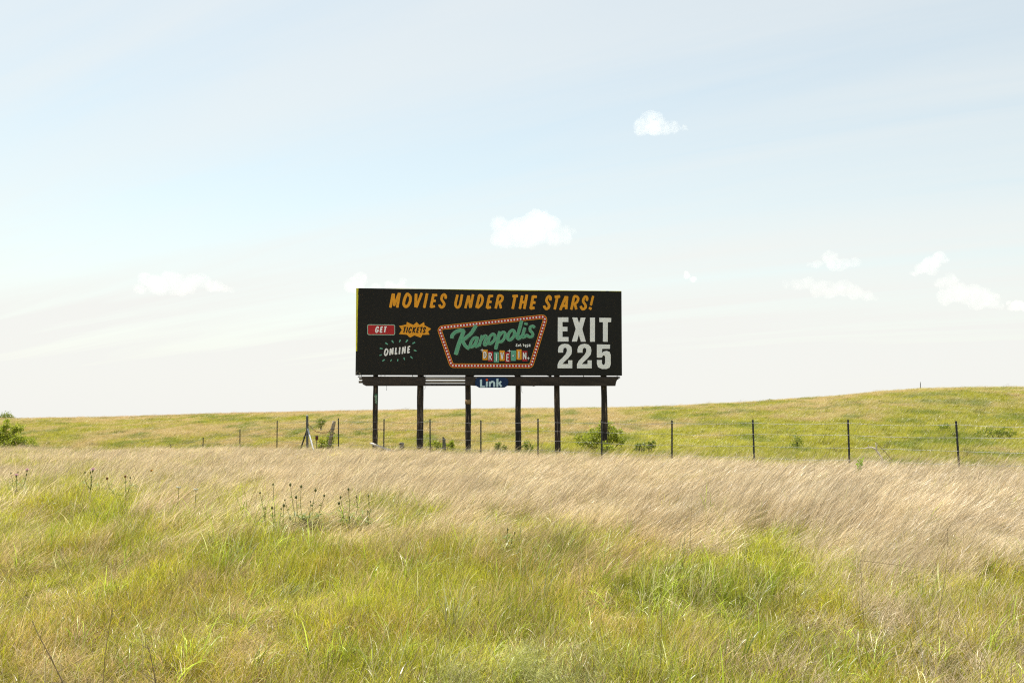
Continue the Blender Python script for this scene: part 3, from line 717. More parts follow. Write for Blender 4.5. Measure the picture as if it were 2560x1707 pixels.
ST, p0 = ground_thing('wood_stump', 1004.5, 42.6, 'short sawn off wooden stump between the two leftmost billboard posts', 'stump')
a, b = at(1004, 1106, 42.6), at(1004.5, 1124, 42.6); b[2] = p0[2] - 0.15
mb = MB(); mb.tube([b, b + (a - b) * .5, a, a + np.array((0, 0, .004))], [0.1, 0.093, 0.09, 0.05], 12, seed=3, rough=0.06); mb.build('stump', M_DARKWOOD, ST, True)
mb = MB(); mb.tube([a - np.array((0.02, 0, 0.07)), a - np.array((0.02, 0, 0.03))], 0.097, 12, seed=4, rough=0.04); mb.build('bark_ring', M_BARK, ST)
ST, p0 = ground_thing('fence_stub', 1110, 42.2, 'broken grey plank stub with pointed top behind the fence', 'post')
mb = MB(); q = [(1105.6, 1126), (1106.2, 1090.5), (1108, 1091), (1113.4, 1097), (1117, 1126)]
v = [at(p[0], p[1], 42.15) for p in q]; w = [p + np.array((0, 0.06, 0)) for p in v]
for s_ in (v, w): s_[0][2] = s_[4][2] = p0[2] - 0.15
mb.add(v + w, [(0, 1, 2, 3, 4)[::-1], (5, 6, 7, 8, 9)] + [(i, (i + 1) % 5, 5 + (i + 1) % 5, 5 + i) for i in range(5)]); mb.build('stub', M_DARKWOOD, ST)
RT, p0 = ground_thing('rusty_tin', 791, 43.6, 'small rusty red tin box on a stake by the corner post', 'tin')
c = at(792, 1094.5, 43.6); mb = MB(); mb.box(c, 0.105, 0.09, 0.19); mb.box(c + np.array((0, 0, .1)), 0.118, 0.1, 0.02); mb.build('box', M_RUST, RT)
mb = MB(); mb.tube([(c[0], c[1], p0[2] - .1), c - np.array((0, 0, .09))], 0.018, 6); mb.build('stake', M_DARKWOOD, RT)
FB, p0 = ground_thing('fallen_board', 950, 40.2, 'long bleached white board lying propped in the grass at left billboard post', 'board')
a, b = at(926.5, 1107.5, 40.35), at(984, 1128.5, 38.9); d = (b - a) / np.linalg.norm(b - a); s1 = np.cross(d, (0, 0, 1)); s1 /= np.linalg.norm(s1); s2 = np.cross(s1, d)
mb = MB(); mb.box((a + b) / 2, np.linalg.norm(b - a), 0.10, 0.055, np.stack([d, s1, s2], 1)); mb.build('board', M_WHITEWOOD, FB)
DB, p0 = ground_thing('dead_branch', 2192, 26.6, 'bleached forked dead branch standing in grass behind the right fence posts', 'branch')
def cpx(p): return (2060 + p[0] / 4.704, 920 + p[1] / 4.704)
mb = MB(); Y_ = 26.6
mb.tube([at(*cpx(p), Y_ + 0.02 * i) for i, p in enumerate(((690, 1140), (680, 1060), (650, 1015), (622, 975), (600, 948), (565, 930), (535, 928), (500, 938), (468, 940)))], [.028, .026, .024, .022, .02, .017, .014, .01, .006], 7)
mb.tube([at(*cpx(p), Y_) for p in ((618, 965), (616, 930), (612, 905), (603, 880))], [.02, .018, .014, .006], 7)
mb.tube([at(*cpx(p), Y_) for p in ((527, 930), (524, 915), (520, 900))], [.01, .007, .004], 6)
mb.build('branch', M_WHITEWOOD, DB, True)
mb = MB(); mb.tube([at(*cpx(p), Y_ + .3) for p in ((800, 1080), (740, 1010), (660, 920), (560, 830))], [.012, .01, .008, .004], 6); mb.build('twig', M_STALK, DB)
HP, p0 = ground_thing('hilltop_post', 2301, 132.0, 'tiny lone fence post standing on the hill crest at right', 'post')
a, b = at(2301, 957.5, 132.0), at(2301, 972, 132.0); mb = MB(); mb.tube([b, a], 0.045, 8); mb.build('shaft', M_STEEL, HP)
mb = MB(); mb.tube([a, a + np.array((0, 0, .16))], 0.04, 8); mb.build('cap', M_GALV, HP)

# ------------------------------------------------------------------ shrubs and weeds
def shrub(name, px, y, lobes, label, cat, mat, n, ls, stems=5, group=None, base=None):
    """lobes: (dx px, height above the ground in m, r m)"""
    root, p0 = ground_thing(name, px, y, label, cat, group)
    if base is not None: p0[2] = base
    mpp = y / F
    mb = MB(); tb = MB()
    ctrs = []
    for dx, hz_, r_ in lobes:
        c = p0 + np.array((dx * mpp, rng.normal(0, .25) * r_, hz_)); ctrs.append((c, r_))
        for _ in range(1):
            mid = p0 + (c - p0) * 0.5 + rng.normal(0, .06, 3); tb.tube([p0 + np.array((rng.normal(0, .05), rng.normal(0, .05), -.15)), mid, c], [0.03, 0.02, 0.008], 6)
            for _k in range(4):
                e_ = c + rng.normal(0, .55, 3) * r_; tb.tube([mid + (c - mid) * rng.uniform(.3, .9), e_], [0.009, 0.003], 4)
    tot = sum(r_ ** 2 for _, r_ in ctrs)
    for c, r_ in ctrs:
        nc = max(4, int(26 * r_ ** 1.2 / 0.5))
        tips = [c + (lambda q: q / np.linalg.norm(q))(rng.normal(0, 1, 3)) * r_ * rng.uniform(.45, 1.12) * np.array((1, 1, .8)) for _ in range(nc)]
        for _ in range(int(n * r_ ** 2 / tot)):
            t = tips[rng.integers(nc)]
            p = t + rng.normal(0, .20, 3) * r_ * np.array((1, 1, .7))
            if p[2] < p0[2] - .1: continue
            mb.leaf(p, rng.normal(0, 1, 3) + np.array((.3, 0, .2)), rng.normal(0, 1, 3), ls * rng.uniform(.6, 1.3), ls * .55 * rng.uniform(.6, 1.2), np.clip(rng.normal(.5, .28), 0, 1))
    mb.build('crown', mat, root, attr=True); tb.build('trunk', M_BARK, root, True)
    return root
shrub('leafy_shrub', 18, 47.5, [(-75, .9, .7), (-40, 1.15, .6), (-8, 1.30, .5), (12, 1.1, .5), (36, .85, .46), (58, .70, .36), (8, .7, .6), (-30, .6, .7), (28, 1.55, .24), (-2, 1.72, .26), (18, 1.45, .2)], 'bright yellow green shrub cut by the left picture edge below the hill', 'shrub', M_LEAF1, 11000, .09)
shrub('leafy_shrub', 1512, 46.8, [(-18, 1.25, .42), (-5, 1.5, .30), (-36, .95, .42), (-55, .75, .34), (18, 1.15, .40), (32, 1.05, .34), (38, .75, .24), (5, .95, .5), (-25, .65, .36), (12, 1.5, .22), (-68, .95, .14)], 'rounded green shrub behind the rightmost billboard post', 'shrub', M_LEAF2, 5200, .085)
shrub('leafy_shrub', 2358, 60.0, [(-12, .5, .35), (2, .75, .38), (12, .5, .32)], 'low green bush behind second fence post from right edge', 'shrub', M_LEAF3, 900, .09, base=at(2358, 1104, 60.0)[2])
shrub('leafy_shrub', 2490, 58.0, [(-50, .4, .3), (-20, .55, .36), (8, .5, .34), (22, .6, .3), (40, .35, .28)], 'wide low dark bush row near right picture edge behind the wires', 'shrub', M_LEAF3, 1200, .09, base=at(2490, 1104, 58.0)[2])
shrub('leafy_shrub', 803, 92.0, [(-7, .35, .3), (0, .6, .34), (6, .55, .3)], 'small dark round bush on the hillside between corner and leaning posts', 'shrub', M_LEAF3, 800, .1, base=at(803, 1071, 92.0)[2])
shrub('leafy_shrub', 1925, 138.0, [(-5, .2, .22), (2, .35, .3), (9, .2, .25)], 'tiny dark bush alone on the crest line left of hill', 'shrub', M_LEAF3, 300, .13)
for px, y, sz, mt, lb in ((1622, 50, .30, M_LEAF3, 'dark low round weed clump standing right of the rounded green shrub'), (1600, 47, .34, M_LEAF3, 'low dark weed patch at the shrub foot behind the fence'), (619, 50, .36, M_LEAF3, 'dark upright weed behind the far left fence posts'), (1510, 38.6, .40, M_LEAF2, 'leafy green weed at the fence post beside rightmost billboard post'), (1090, 42.8, .30, M_LEAF2, 'leafy green weed left of the broken plank stub'), (1128, 43.6, .30, M_LEAF2, 'leafy green weed right of the broken plank stub'), (1252, 44.5, .28, M_LEAF3, 'dark low weed left of fourth billboard post'), (1322, 45.5, .34, M_LEAF3, 'dark low weed right of fourth billboard post'), (803, 42.8, .34, M_LEAF1, 'bright leafy sapling between corner post and leaning post'), (1990, 52, .5, M_LEAF3, 'dark weed tuft far behind fence at centre right'), (880, 52, .4, M_LEAF3, 'dark weed patch behind the left end of the billboard')):
    shrub('weed_clump', px, y, [(rng.uniform(-8, 8), .55 + sz * .3, sz * .6), (rng.uniform(-12, 0), .40 + sz * .2, sz * .6), (rng.uniform(0, 12), .42 + sz * .2, sz * .6)], lb, 'weed', mt, 520, .08, group='weeds behind the fence')
sp_, p0 = ground_thing('green_sprig', 2148, 21.5, 'bright green leafy sprig standing above tan grass at right', 'weed')
mb = MB(); s0 = at(2143, 1185, 21.5); s1_ = at(2152, 1150, 21.5)
for i in range(34):
    t = rng.random(); p = s0 + (s1_ - s0) * t + np.array((rng.normal(0, .02), rng.normal(0, .02), 0)); mb.leaf(p, (rng.normal(.4, .8), rng.normal(0, .6), rng.uniform(0, 1)), rng.normal(0, 1, 3), rng.uniform(.05, .10) * (0.5 + t), rng.uniform(.035, .06), rng.random())
mb.build('foliage', mat_leaf('sprig_leaf', (0.14, 0.27, 0.012), (0.26, 0.40, 0.02), .5), sp_, attr=True)
mb = MB(); q = s0.copy(); q[2] = p0[2] - .1; mb.tube([q, s0, s1_], [.008, .007, .003], 5); mb.build('stem', M_LEAF2, sp_)

def thistle(px, base_y, Y, buds, label, leafy=60, group='thistles in the grass'):
    root, p0 = ground_thing('thistle', px, Y, label, 'thistle', group)
    sm, lm = MB(), MB()
    basez = at(px, base_y, Y); fork = basez.copy(); fork[2] = max(p0[2] + .10, basez[2] - .07)
    foot = p0 - np.array((0, 0, .1)); sm.tube([foot, (foot + fork) / 2 + rng.normal(0, .01, 3), fork], [.009, .008, .007], 6)
    for bx, by, sz, kind in buds:
        yb = Y + rng.uniform(-.22, .22); c = at(bx, by, yb); r_ = sz * rng.uniform(.42, .58) * yb / F
        neck = c - np.array((0, 0, r_ * 1.2))
        root_ = fork + np.array(((neck[0] - fork[0]) * .62, (neck[1] - fork[1]) * .6, rng.uniform(-.06, .02)))
        mid = root_ + (neck - root_) * .5 + rng.normal(0, .018, 3) * np.array((1, 1, .4))
        sm.tube([fork - np.array((0, 0, .10)), root_, mid, neck], [.0045, .0042, .0035, .003], 5)
        for _ in range(5):
            t = rng.uniform(.1, .75); p = root_ + (neck - root_) * t
            lm.leaf(p, (rng.normal(0, 1), rng.normal(0, 1), rng.uniform(-.1, .8)), rng.normal(0, 1, 3), rng.uniform(.04, .09), rng.uniform(.012, .03), rng.random())
        mb_ = MB(); mb_.ball(c, r_, r_, r_ * 1.35, 9, 7)
        if kind != 'brown': mb_.tube([c + np.array((0, 0, r_ * 1.1)), c + np.array((0, 0, r_ * 1.75))], [r_ * .5, r_ * .12], 7)
        b_ = mb_.build('bud', M_BRBUD if kind == 'brown' else M_BUD, root, True)
        if kind == 'pink':
            f_ = MB()
            for i in range(60):
                an = rng.uniform(0, 6.28); el = rng.uniform(.1, 1.4); dd = np.array((math.cos(an) * math.cos(el), math.sin(an) * math.cos(el), math.sin(el)))
                f_.leaf(c + np.array((0, 0, r_ * 1.0)), dd, rng.normal(0, 1, 3), r_ * rng.uniform(2.4, 3.2), r_ * .6, .5)
            f_.build('floret', M_PINK, b_)
    for _ in range(leafy):                                    # toothed basal and stem leaves
        an = rng.uniform(0, 6.28); ln = rng.uniform(.12, .26); p = fork + np.array((rng.normal(0, .13), rng.normal(0, .10), rng.uniform(-.16, .06)))
        dd = np.array((math.cos(an), math.sin(an), rng.uniform(-.1, .7))); dd /= np.linalg.norm(dd)
        sd = np.cross(dd, (0, 0, 1)); sd /= np.linalg.norm(sd); bw = np.clip(rng.normal(.4, .25), 0, 1)
        lm.leaf(p, dd, (0, 0, 1), ln, .022, bw)
        for j in range(4):
            for sg in (-1, 1): lm.leaf(p + dd * ln * (.2 + .18 * j), sd * sg + dd * .5 + np.array((0, 0, rng.normal(0, .2))), (0, 0, 1), ln * .28 * (1 - .12 * j), .018, bw)
    sm.build('stem', M_LEAF4, root); lm.build('leaves', M_LEAF4, root, attr=True)
def T1(p): return (600 + p[0] / 5.88, 1160 + p[1] / 5.88)
def bud(x_, y_, s_=5.2, k_='bud'): return (*T1((x_, y_)), s_, k_)
thistle(690, 1318, 14.2, [bud(487, 297), bud(295, 420, 4.5), bud(470, 640, 5), bud(370, 655, 4), bud(605, 655, 4.2), bud(643, 605, 6), bud(735, 785, 3)], 'thistle with green buds, leftmost of the big thistle group in mid meadow', 46)
thistle(768, 1290, 14.6, [bud(900, 330, 6), bud(825, 485, 6.5), bud(1110, 380, 6), bud(1238, 462, 5), bud(740, 302, 5.5), bud(1035, 548, 3.5), bud(660, 525, 3.5)], 'leafiest dark thistle at the middle of the meadow thistle group', 130)
thistle(874, 1278, 14.8, [bud(1595, 370, 6.4), bud(1478, 485, 4.5), bud(1455, 575, 6), bud(1712, 483, 4.6)], 'thistle with four buds right of the leafiest thistle', 40)
thistle(921, 1295, 14.4, [bud(1887, 465, 5), bud(1880, 695, 4.2)], 'thin two bud thistle, rightmost of the meadow thistle group', 24)
def T2(x_, y_, s_, k_='bud'): return (x_ / 5.6, 1150 + y_ / 5.6, s_, k_)
thistle(42, 1206, 18.5, [T2(152, 182, 4), T2(252, 172, 4), T2(228, 228, 4, 'pink'), T2(380, 152, 3.6, 'pink'), T2(370, 200, 4)], 'thistle with two pink blooms near the left picture edge', 20)
thistle(228, 1200, 18.5, [T2(1190, 172, 4), T2(1268, 170, 4), T2(1300, 152, 4.4, 'pink')], 'thistle with a single pale pink bloom by tall green weeds', 24)
thistle(316, 1216, 18.0, [T2(1755, 228, 6, 'brown'), T2(1825, 245, 4.4), T2(1500, 255, 5, 'brown')], 'thistle with faded orange brown heads left of the butterfly', 20)
thistle(1266, 1342, 12.0, [(1269, 1323, 4.5, 'bud'), (1287, 1331, 3.5, 'bud'), (1297, 1413, 5, 'bud')], 'thin thistle with three buds in the green grass right of centre', 14)

shrub('distant_tree', 14, 168.0, [(-14, .2, .8), (-4, .5, .9), (6, .4, .9), (16, .1, .7), (-30, .3, .9)], 'far dark tree tops on the skyline at left picture edge', 'tree', M_LEAF3, 1600, .22, base=at(14, 1049, 168.0)[2])
bf, _ = ground_thing('butterfly', 378, 17.5, 'tiny orange butterfly flying above tan grass at left', 'butterfly')
c = at(378, 1178, 17.5); mb = MB(); mb.ball(c, .022, .006, .006, 8, 6); BO = mb.build('body', M_BODY, bf)
for sg in (-1, 1):
    for a_, s_ in ((.55, 1.0), (-.35, .75)):
        mb = MB(); w = [c, c + np.array((.022, sg * .012, .018)) * s_, c + np.array((.03 * a_ + .012, sg * .026, .034)) * s_, c + np.array((.03 * a_ - .014, sg * .02, .026)) * s_]
        mb.add(w + [p + np.array((0, 0, -.0012)) for p in w], [(0, 1, 2, 3), (7, 6, 5, 4)] + [(i, 4 + i, 4 + (i + 1) % 4, (i + 1) % 4) for i in range(4)]); mb.build('wing', M_BFLY, bf)
for px, py, lb in ((447, 1217, 'flat white flower head on a stem, left of two in the meadow'), (490, 1222, 'smaller flat white flower head, right of two in the meadow')):
    Y = 16.0; wf, p0 = ground_thing('white_flower', px, Y, lb, 'flower', 'white umbel flowers'); c = at(px, py, Y); mb = MB()
    for i in range(34):
        r_ = math.sqrt(rng.random()) * .04; an = rng.uniform(0, 6.28); mb.ball(c + np.array((math.cos(an) * r_, math.sin(an) * r_, rng.normal(0, .004))), .006, .006, .005, 5, 4)
    mb.build('flower_head', M_CREAM, wf); mb = MB(); mb.tube([p0 - np.array((0, 0, .1)), c - np.array((0, 0, .06)), c], [.005, .004, .003], 5)
    for i in range(8): mb.tube([c - np.array((0, 0, .05)), c + np.array((math.cos(i) * .03, math.sin(i) * .03, -.003))], .0016, 4)
    mb.build('stem', M_LEAF4, wf)
# dead weed stalks of the left foreground
for i, (pts, Y, lb) in enumerate((([(165, 1720), (150, 1690), (125, 1640), (92, 1578), (80, 1550)], 5.3, 'thick bent dead weed stalk in the left bottom corner'), ([(392, 1720), (385, 1680), (376, 1635), (368, 1610)], 5.3, 'dead weed stalk right of the corner stalk at the bottom edge'), ([(258, 1720), (262, 1640), (275, 1560), (285, 1500)], 5.6, 'thin upright dead stalk between the two thicker ones'), ([(1652, 1640), (1654, 1560), (1652, 1480)], 6.4, 'thin dark upright stalk in the right half foreground'), ([(1730, 1420), (1726, 1330), (1731, 1226)], 10.5, 'tall dark grass stalk rising into the tan band right of centre'), ([(2345, 1545), (2360, 1460), (2370, 1370), (2368, 1320)], 8.0, 'tall thin brown stalk before the tan grass at right'), ([(2162, 1585), (2156, 1500), (2151, 1400)], 8.2, 'dead brown stalk with snapped sideways top at right'), ([(2318, 1710), (2300, 1600), (2284, 1540)], 6.4, 'pale straight straw stalk in the right foreground'))):
    dw, p0 = ground_thing('dead_stalk', pts[0][0], Y, lb, 'stalk', 'dead weed stalks')
    q = [at(p[0], p[1], Y) for p in pts]; foot = q[0].copy(); foot[2] = p0[2] - .08
    mb = MB(); th = .0042 if i < 2 else .0028
    if foot[2] < q[0][2]: q = [foot] + q
    mb.tube(q, list(np.linspace(th, th * .4, len(q))), 6)
    if i == 6: e_ = q[-1]; mb.tube([e_, at(2215, 1408, Y), at(2290, 1418, Y)], [.0025, .002, .0015], 5)
    for _ in range(5 if i < 3 else 2):
        k_ = rng.integers(1, len(q)); p = q[k_ - 1] + (q[k_] - q[k_ - 1]) * rng.random(); mb.tube([p, p + np.array((rng.normal(0, .05), rng.normal(0, .04), rng.uniform(.02, .1)))], [th * .5, th * .25], 5)
    mb.build('stalk', M_WHITEWOOD if i == 7 else M_STALK, dw)

# ------------------------------------------------------------------ grass: clump templates + scatter points in one object each
class Clump:
    def __init__(s): s.v = []; s.f = []; s.bt = []; s.br = []; s.n = 0
    def blade(s, base, ln, az, tilt, bend, w, br, K=4, head=0.0, face=None, headw=2.6):
        """a ribbon that leans along az; tilt at the foot and further bend to the tip (radians)"""
        p = np.array(base, float); pts = [p.copy()]; d_ = []
        for k in range(K):
            th = tilt + bend * ((k + .5) / K) ** 1.3
            d = np.array((math.cos(az) * math.sin(th), math.sin(az) * math.sin(th), math.cos(th)))
            p = p + d * ln / K; pts.append(p.copy()); d_.append(d)
        fa = rng.uniform(0, math.pi) if face is None else face
        sd = np.array((math.cos(fa), math.sin(fa), 0))
        for k in range(K + 1):
            t = k / K
            wk = w * (1 - t ** 2 * .75)
            if head and t > .6: wk = w * headw * (1 - (t - .6) / .4 * .8) * head
            if k == K: wk *= .3
            s.v.append(pts[k] - sd * wk / 2); s.v.append(pts[k] + sd * wk / 2); s.bt += [t, t]; s.br += [br, br]
        for k in range(K):
            b = s.n + 2 * k; s.f.append((b, b + 1, b + 3, b + 2))
        s.n += 2 * (K + 1)
WIND = R(-12)                                          # the wind comes from the left, a little from behind
def straw_clump(n=44, rad=.16, dry=1.0):
    c = Clump(); lean = rng.uniform(.34, .72)
    for i in range(n):
        a = rng.uniform(0, 6.28); r_ = rad * math.sqrt(rng.random())
        c.blade((math.cos(a) * r_, math.sin(a) * r_, -.03), rng.uniform(.36, .80) * (1.25 if rng.random() < .08 else 1), WIND + rng.normal(0, .40), lean * rng.uniform(.5, 1.25), rng.uniform(.15, .8), rng.uniform(.0024, .0048), rng.random(), 5, head=1.0 if rng.random() < .6 else 0)
    return c
def near_straw(n=26, rad=.15):
    c = Clump()
    for i in range(n):
        a = rng.uniform(0, 6.28); r_ = rad * math.sqrt(rng.random())
        c.blade((math.cos(a) * r_, math.sin(a) * r_, -.03), rng.uniform(.2, .55), WIND + rng.normal(0, 1.3), rng.uniform(.05, .6), rng.uniform(.1, 1.7), rng.uniform(.003, .0065), rng.random(), 6, head=.8 if rng.random() < .35 else 0, headw=2.0)
    return c
def green_clump(n=40, rad=.15, tall=1.0):
    c = Clump()
    for i in range(n):
        a = rng.uniform(0, 6.28); r_ = rad * math.sqrt(rng.random()); st = rng.random() < .18
        c.blade((math.cos(a) * r_, math.sin(a) * r_, -.03), rng.uniform(.14, .38) * tall * (1.3 if st else 1), WIND + rng.normal(0, 1.2), rng.uniform(.1, .75), rng.uniform(.1, 1.5) if not st else .3, rng.uniform(.0045, .0095) if not st else .003, rng.random(), 5, face=None)
    return c
def stem_clump(n=4, rad=.22):
    c = Clump()
    for i in range(n):
        a = rng.uniform(0, 6.28); r_ = rad * math.sqrt(rng.random())
        c.blade((math.cos(a) * r_, math.sin(a) * r_, -.03), rng.uniform(.5, .95), WIND + rng.normal(0, .9), rng.uniform(.0, .35), rng.uniform(0, .5), .0042, rng.random(), 5, head=.9 if rng.random() < .5 else 0, headw=2.2)
    return c
def broad_clump(n=12, rad=.10):
    c = Clump()
    for i in range(n):
        a = rng.uniform(0, 6.28); r_ = rad * math.sqrt(rng.random())
        c.blade((math.cos(a) * r_, math.sin(a) * r_, -.03), rng.uniform(.3, .62), WIND + rng.normal(0, 1.3), rng.uniform(.05, .4), rng.uniform(.5, 2.2), rng.uniform(.009, .016), rng.random(), 7)
    return c
def low_clump(n=60, rad=.2):
    c = Clump()
    for i in range(n):
        a = rng.uniform(0, 6.28); r_ = rad * math.sqrt(rng.random())
        c.blade((math.cos(a) * r_, math.sin(a) * r_, -.02), rng.uniform(.10, .30), rng.uniform(0, 6.28), rng.uniform(.1, 1.0), rng.uniform(0, 1.3), rng.uniform(.003, .007), rng.random(), 3)
    return c
def feather_clump(n=70, rad=.15):
    c = Clump()
    for i in range(n):
        a = rng.uniform(0, 6.28); r_ = rad * math.sqrt(rng.random()); b = np.array((math.cos(a) * r_, math.sin(a) * r_, rng.uniform(.1, .34)))
        c.blade(b, rng.uniform(.05, .14), rng.uniform(0, 6.28), rng.uniform(.2, 1.4), rng.uniform(-.4, .8), .0035, rng.random(), 3)
        if i % 5 == 0: c.blade((b[0], b[1], -.02), b[2] + .05, WIND, .1, .15, .003, rng.random(), 3)
    return c
def haze_clump(n=60, rad=.22):                              # far tuft: broad soft blades
    c = Clump()
    for i in range(n):
        a = rng.uniform(0, 6.28); r_ = rad * math.sqrt(rng.random())
        c.blade((math.cos(a) * r_, math.sin(a) * r_, -.03), rng.uniform(.18, .48), WIND + rng.normal(0, .8), rng.uniform(.1, .7), rng.uniform(.2, 1.0), rng.uniform(.009, .018), rng.random(), 3)
    return c

def mat_grass(lo=.45, hi=1.55):
    m, t, b = new_mat('grass_blades'); t.nodes.remove(b); o = t.nodes['Material Output']
    def A(name, typ):
        a = t.nodes.new('ShaderNodeAttribute'); a.attribute_name = name; a.attribute_type = typ; return a
    c1, c2, br, bt = A('col_a', 'INSTANCER'), A('col_b', 'INSTANCER'), A('br', 'GEOMETRY'), A('bt', 'GEOMETRY')
    mx = t.nodes.new('ShaderNodeMix'); mx.data_type = 'RGBA'
    t.links.new(br.outputs['Fac'], mx.inputs['Factor']); t.links.new(c1.outputs['Color'], mx.inputs['A']); t.links.new(c2.outputs['Color'], mx.inputs['B'])
    # second random number per blade, from the first
    f = t.nodes.new('ShaderNodeMath'); f.operation = 'MULTIPLY'; f.inputs[1].default_value = 37.31; t.links.new(br.outputs['Fac'], f.inputs[0])
    fr = t.nodes.new('ShaderNodeMath'); fr.operation = 'FRACT'; t.links.new(f.outputs[0], fr.inputs[0])
    mr = t.nodes.new('ShaderNodeMapRange'); mr.inputs['To Min'].default_value = lo; mr.inputs['To Max'].default_value = hi; t.links.new(fr.outputs[0], mr.inputs[0])
    hs = t.nodes.new('ShaderNodeVectorMath'); hs.operation = 'SCALE'; t.links.new(mx.outputs['Result'], hs.inputs[0]); t.links.new(mr.outputs[0], hs.inputs['Scale'])
    gt = t.nodes.new('ShaderNodeMath'); gt.operation = 'GREATER_THAN'; gt.inputs[1].default_value = .925; t.links.new(fr.outputs[0], gt.inputs[0])
    pl = t.nodes.new('ShaderNodeMix'); pl.data_type = 'RGBA'; pl.inputs['B'].default_value = (.66, .58, .38, 1); t.links.new(gt.outputs[0], pl.inputs['Factor']); t.links.new(hs.outputs[0], pl.inputs['A'])
    hs = pl; hs_o = pl.outputs['Result']
    d = t.nodes.new('ShaderNodeBsdfDiffuse'); tr = t.nodes.new('ShaderNodeBsdfTranslucent'); g = t.nodes.new('ShaderNodeBsdfGlossy'); g.inputs['Roughness'].default_value = .38
    t.links.new(hs_o, d.inputs[0]); t.links.new(hs_o, tr.inputs[0])
    ms = t.nodes.new('ShaderNodeMixShader'); ms.inputs[0].default_value = .43; t.links.new(d.outputs[0], ms.inputs[1]); t.links.new(tr.outputs[0], ms.inputs[2])
    mg = t.nodes.new('ShaderNodeMixShader'); mg.inputs[0].default_value = .035; t.links.new(ms.outputs[0], mg.inputs[1]); t.links.new(g.outputs[0], mg.inputs[2])
    t.links.new(mg.outputs[0], o.inputs[0])
    return m
M_GRASS = mat_grass(); M_HILLGRASS = mat_grass(.72, 1.24)

def scatter(name, clumps, P, idx, rot, scl, ca, cb, label, cat='grass', mat=None):
    n = len(P); V = [np.asarray(P, float)]; vid = [np.zeros(n, np.int32)]; bt = [np.zeros(n)]; br = [np.zeros(n)]; F_ = []; base = n
    for k, c in enumerate(clumps):
        V.append(np.array(c.v)); vid.append(np.full(len(c.v), k + 1, np.int32)); bt.append(np.array(c.bt)); br.append(np.array(c.br))
        F_ += [tuple(base + i for i in f) for f in c.f]; base += len(c.v)
    V = np.concatenate(V); vid = np.concatenate(vid)
    me = bpy.data.meshes.new(name); me.from_pydata(V.tolist(), [], F_)
    def attr(nm, typ, arr, key='value'):
        a = me.attributes.new(nm, typ, 'POINT'); a.data.foreach_set(key, np.ascontiguousarray(arr).ravel())
    ext = len(V) - n
    attr('vid', 'INT', vid); attr('bt', 'FLOAT', np.concatenate(bt).astype(np.float32)); attr('br', 'FLOAT', np.concatenate(br).astype(np.float32))
    attr('idx', 'INT', np.concatenate([idx, np.full(ext, -1)]).astype(np.int32))
    attr('rot', 'FLOAT_VECTOR', np.vstack([rot, np.zeros((ext, 3))]).astype(np.float32), 'vector')
    attr('scl', 'FLOAT_VECTOR', np.vstack([scl, np.ones((ext, 3))]).astype(np.float32), 'vector')
    for nm, c in (('col_a', ca), ('col_b', cb)):
        c4 = np.ones((len(V), 4), np.float32); c4[:n, :3] = c; attr(nm, 'FLOAT_COLOR', c4, 'color')
    me.update(); me.materials.append(mat or M_GRASS)
    o = bpy.data.objects.new(name, me); COL.objects.link(o)
    ng = bpy.data.node_groups.new(name + '_scatter', 'GeometryNodeTree')
    ng.interface.new_socket('Geometry', in_out='INPUT', socket_type='NodeSocketGeometry'); ng.interface.new_socket('Geometry', in_out='OUTPUT', socket_type='NodeSocketGeometry')
    gi, go = ng.nodes.new('NodeGroupInput'), ng.nodes.new('NodeGroupOutput'); jn = ng.nodes.new('GeometryNodeJoinGeometry')
    def named(nm, typ):
        q = ng.nodes.new('GeometryNodeInputNamedAttribute'); q.data_type = typ; q.inputs[0].default_value = nm; return q.outputs[0]
    def equal(val, k):
        q = ng.nodes.new('FunctionNodeCompare'); q.data_type = 'INT'; q.operation = 'EQUAL'
        ins = [s_ for s_ in q.inputs if s_.type == 'INT']; ng.links.new(val, ins[0]); ins[1].default_value = k; return q.outputs[0]
    def separate(k):
        q = ng.nodes.new('GeometryNodeSeparateGeometry'); q.domain = 'POINT'; ng.links.new(gi.outputs[0], q.inputs[0]); ng.links.new(equal(named('vid', 'INT'), k), q.inputs[1]); return q.outputs[0]
    pts = separate(0)
    for k in range(len(clumps)):
        ip = ng.nodes.new('GeometryNodeInstanceOnPoints'); ng.links.new(pts, ip.inputs['Points']); ng.links.new(equal(named('idx', 'INT'), k), ip.inputs['Selection'])
        ng.links.new(separate(k + 1), ip.inputs['Instance'])
        er = ng.nodes.new('FunctionNodeEulerToRotation'); ng.links.new(named('rot', 'FLOAT_VECTOR'), er.inputs[0]); ng.links.new(er.outputs[0], ip.inputs['Rotation'])
        ng.links.new(named('scl', 'FLOAT_VECTOR'), ip.inputs['Scale']); ng.links.new(ip.outputs[0], jn.inputs[0])
    ng.links.new(jn.outputs[0], go.inputs[0])
    o.modifiers.new('scatter', 'NODES').node_group = ng
    tag(o, label, cat, kind='stuff')
    return o

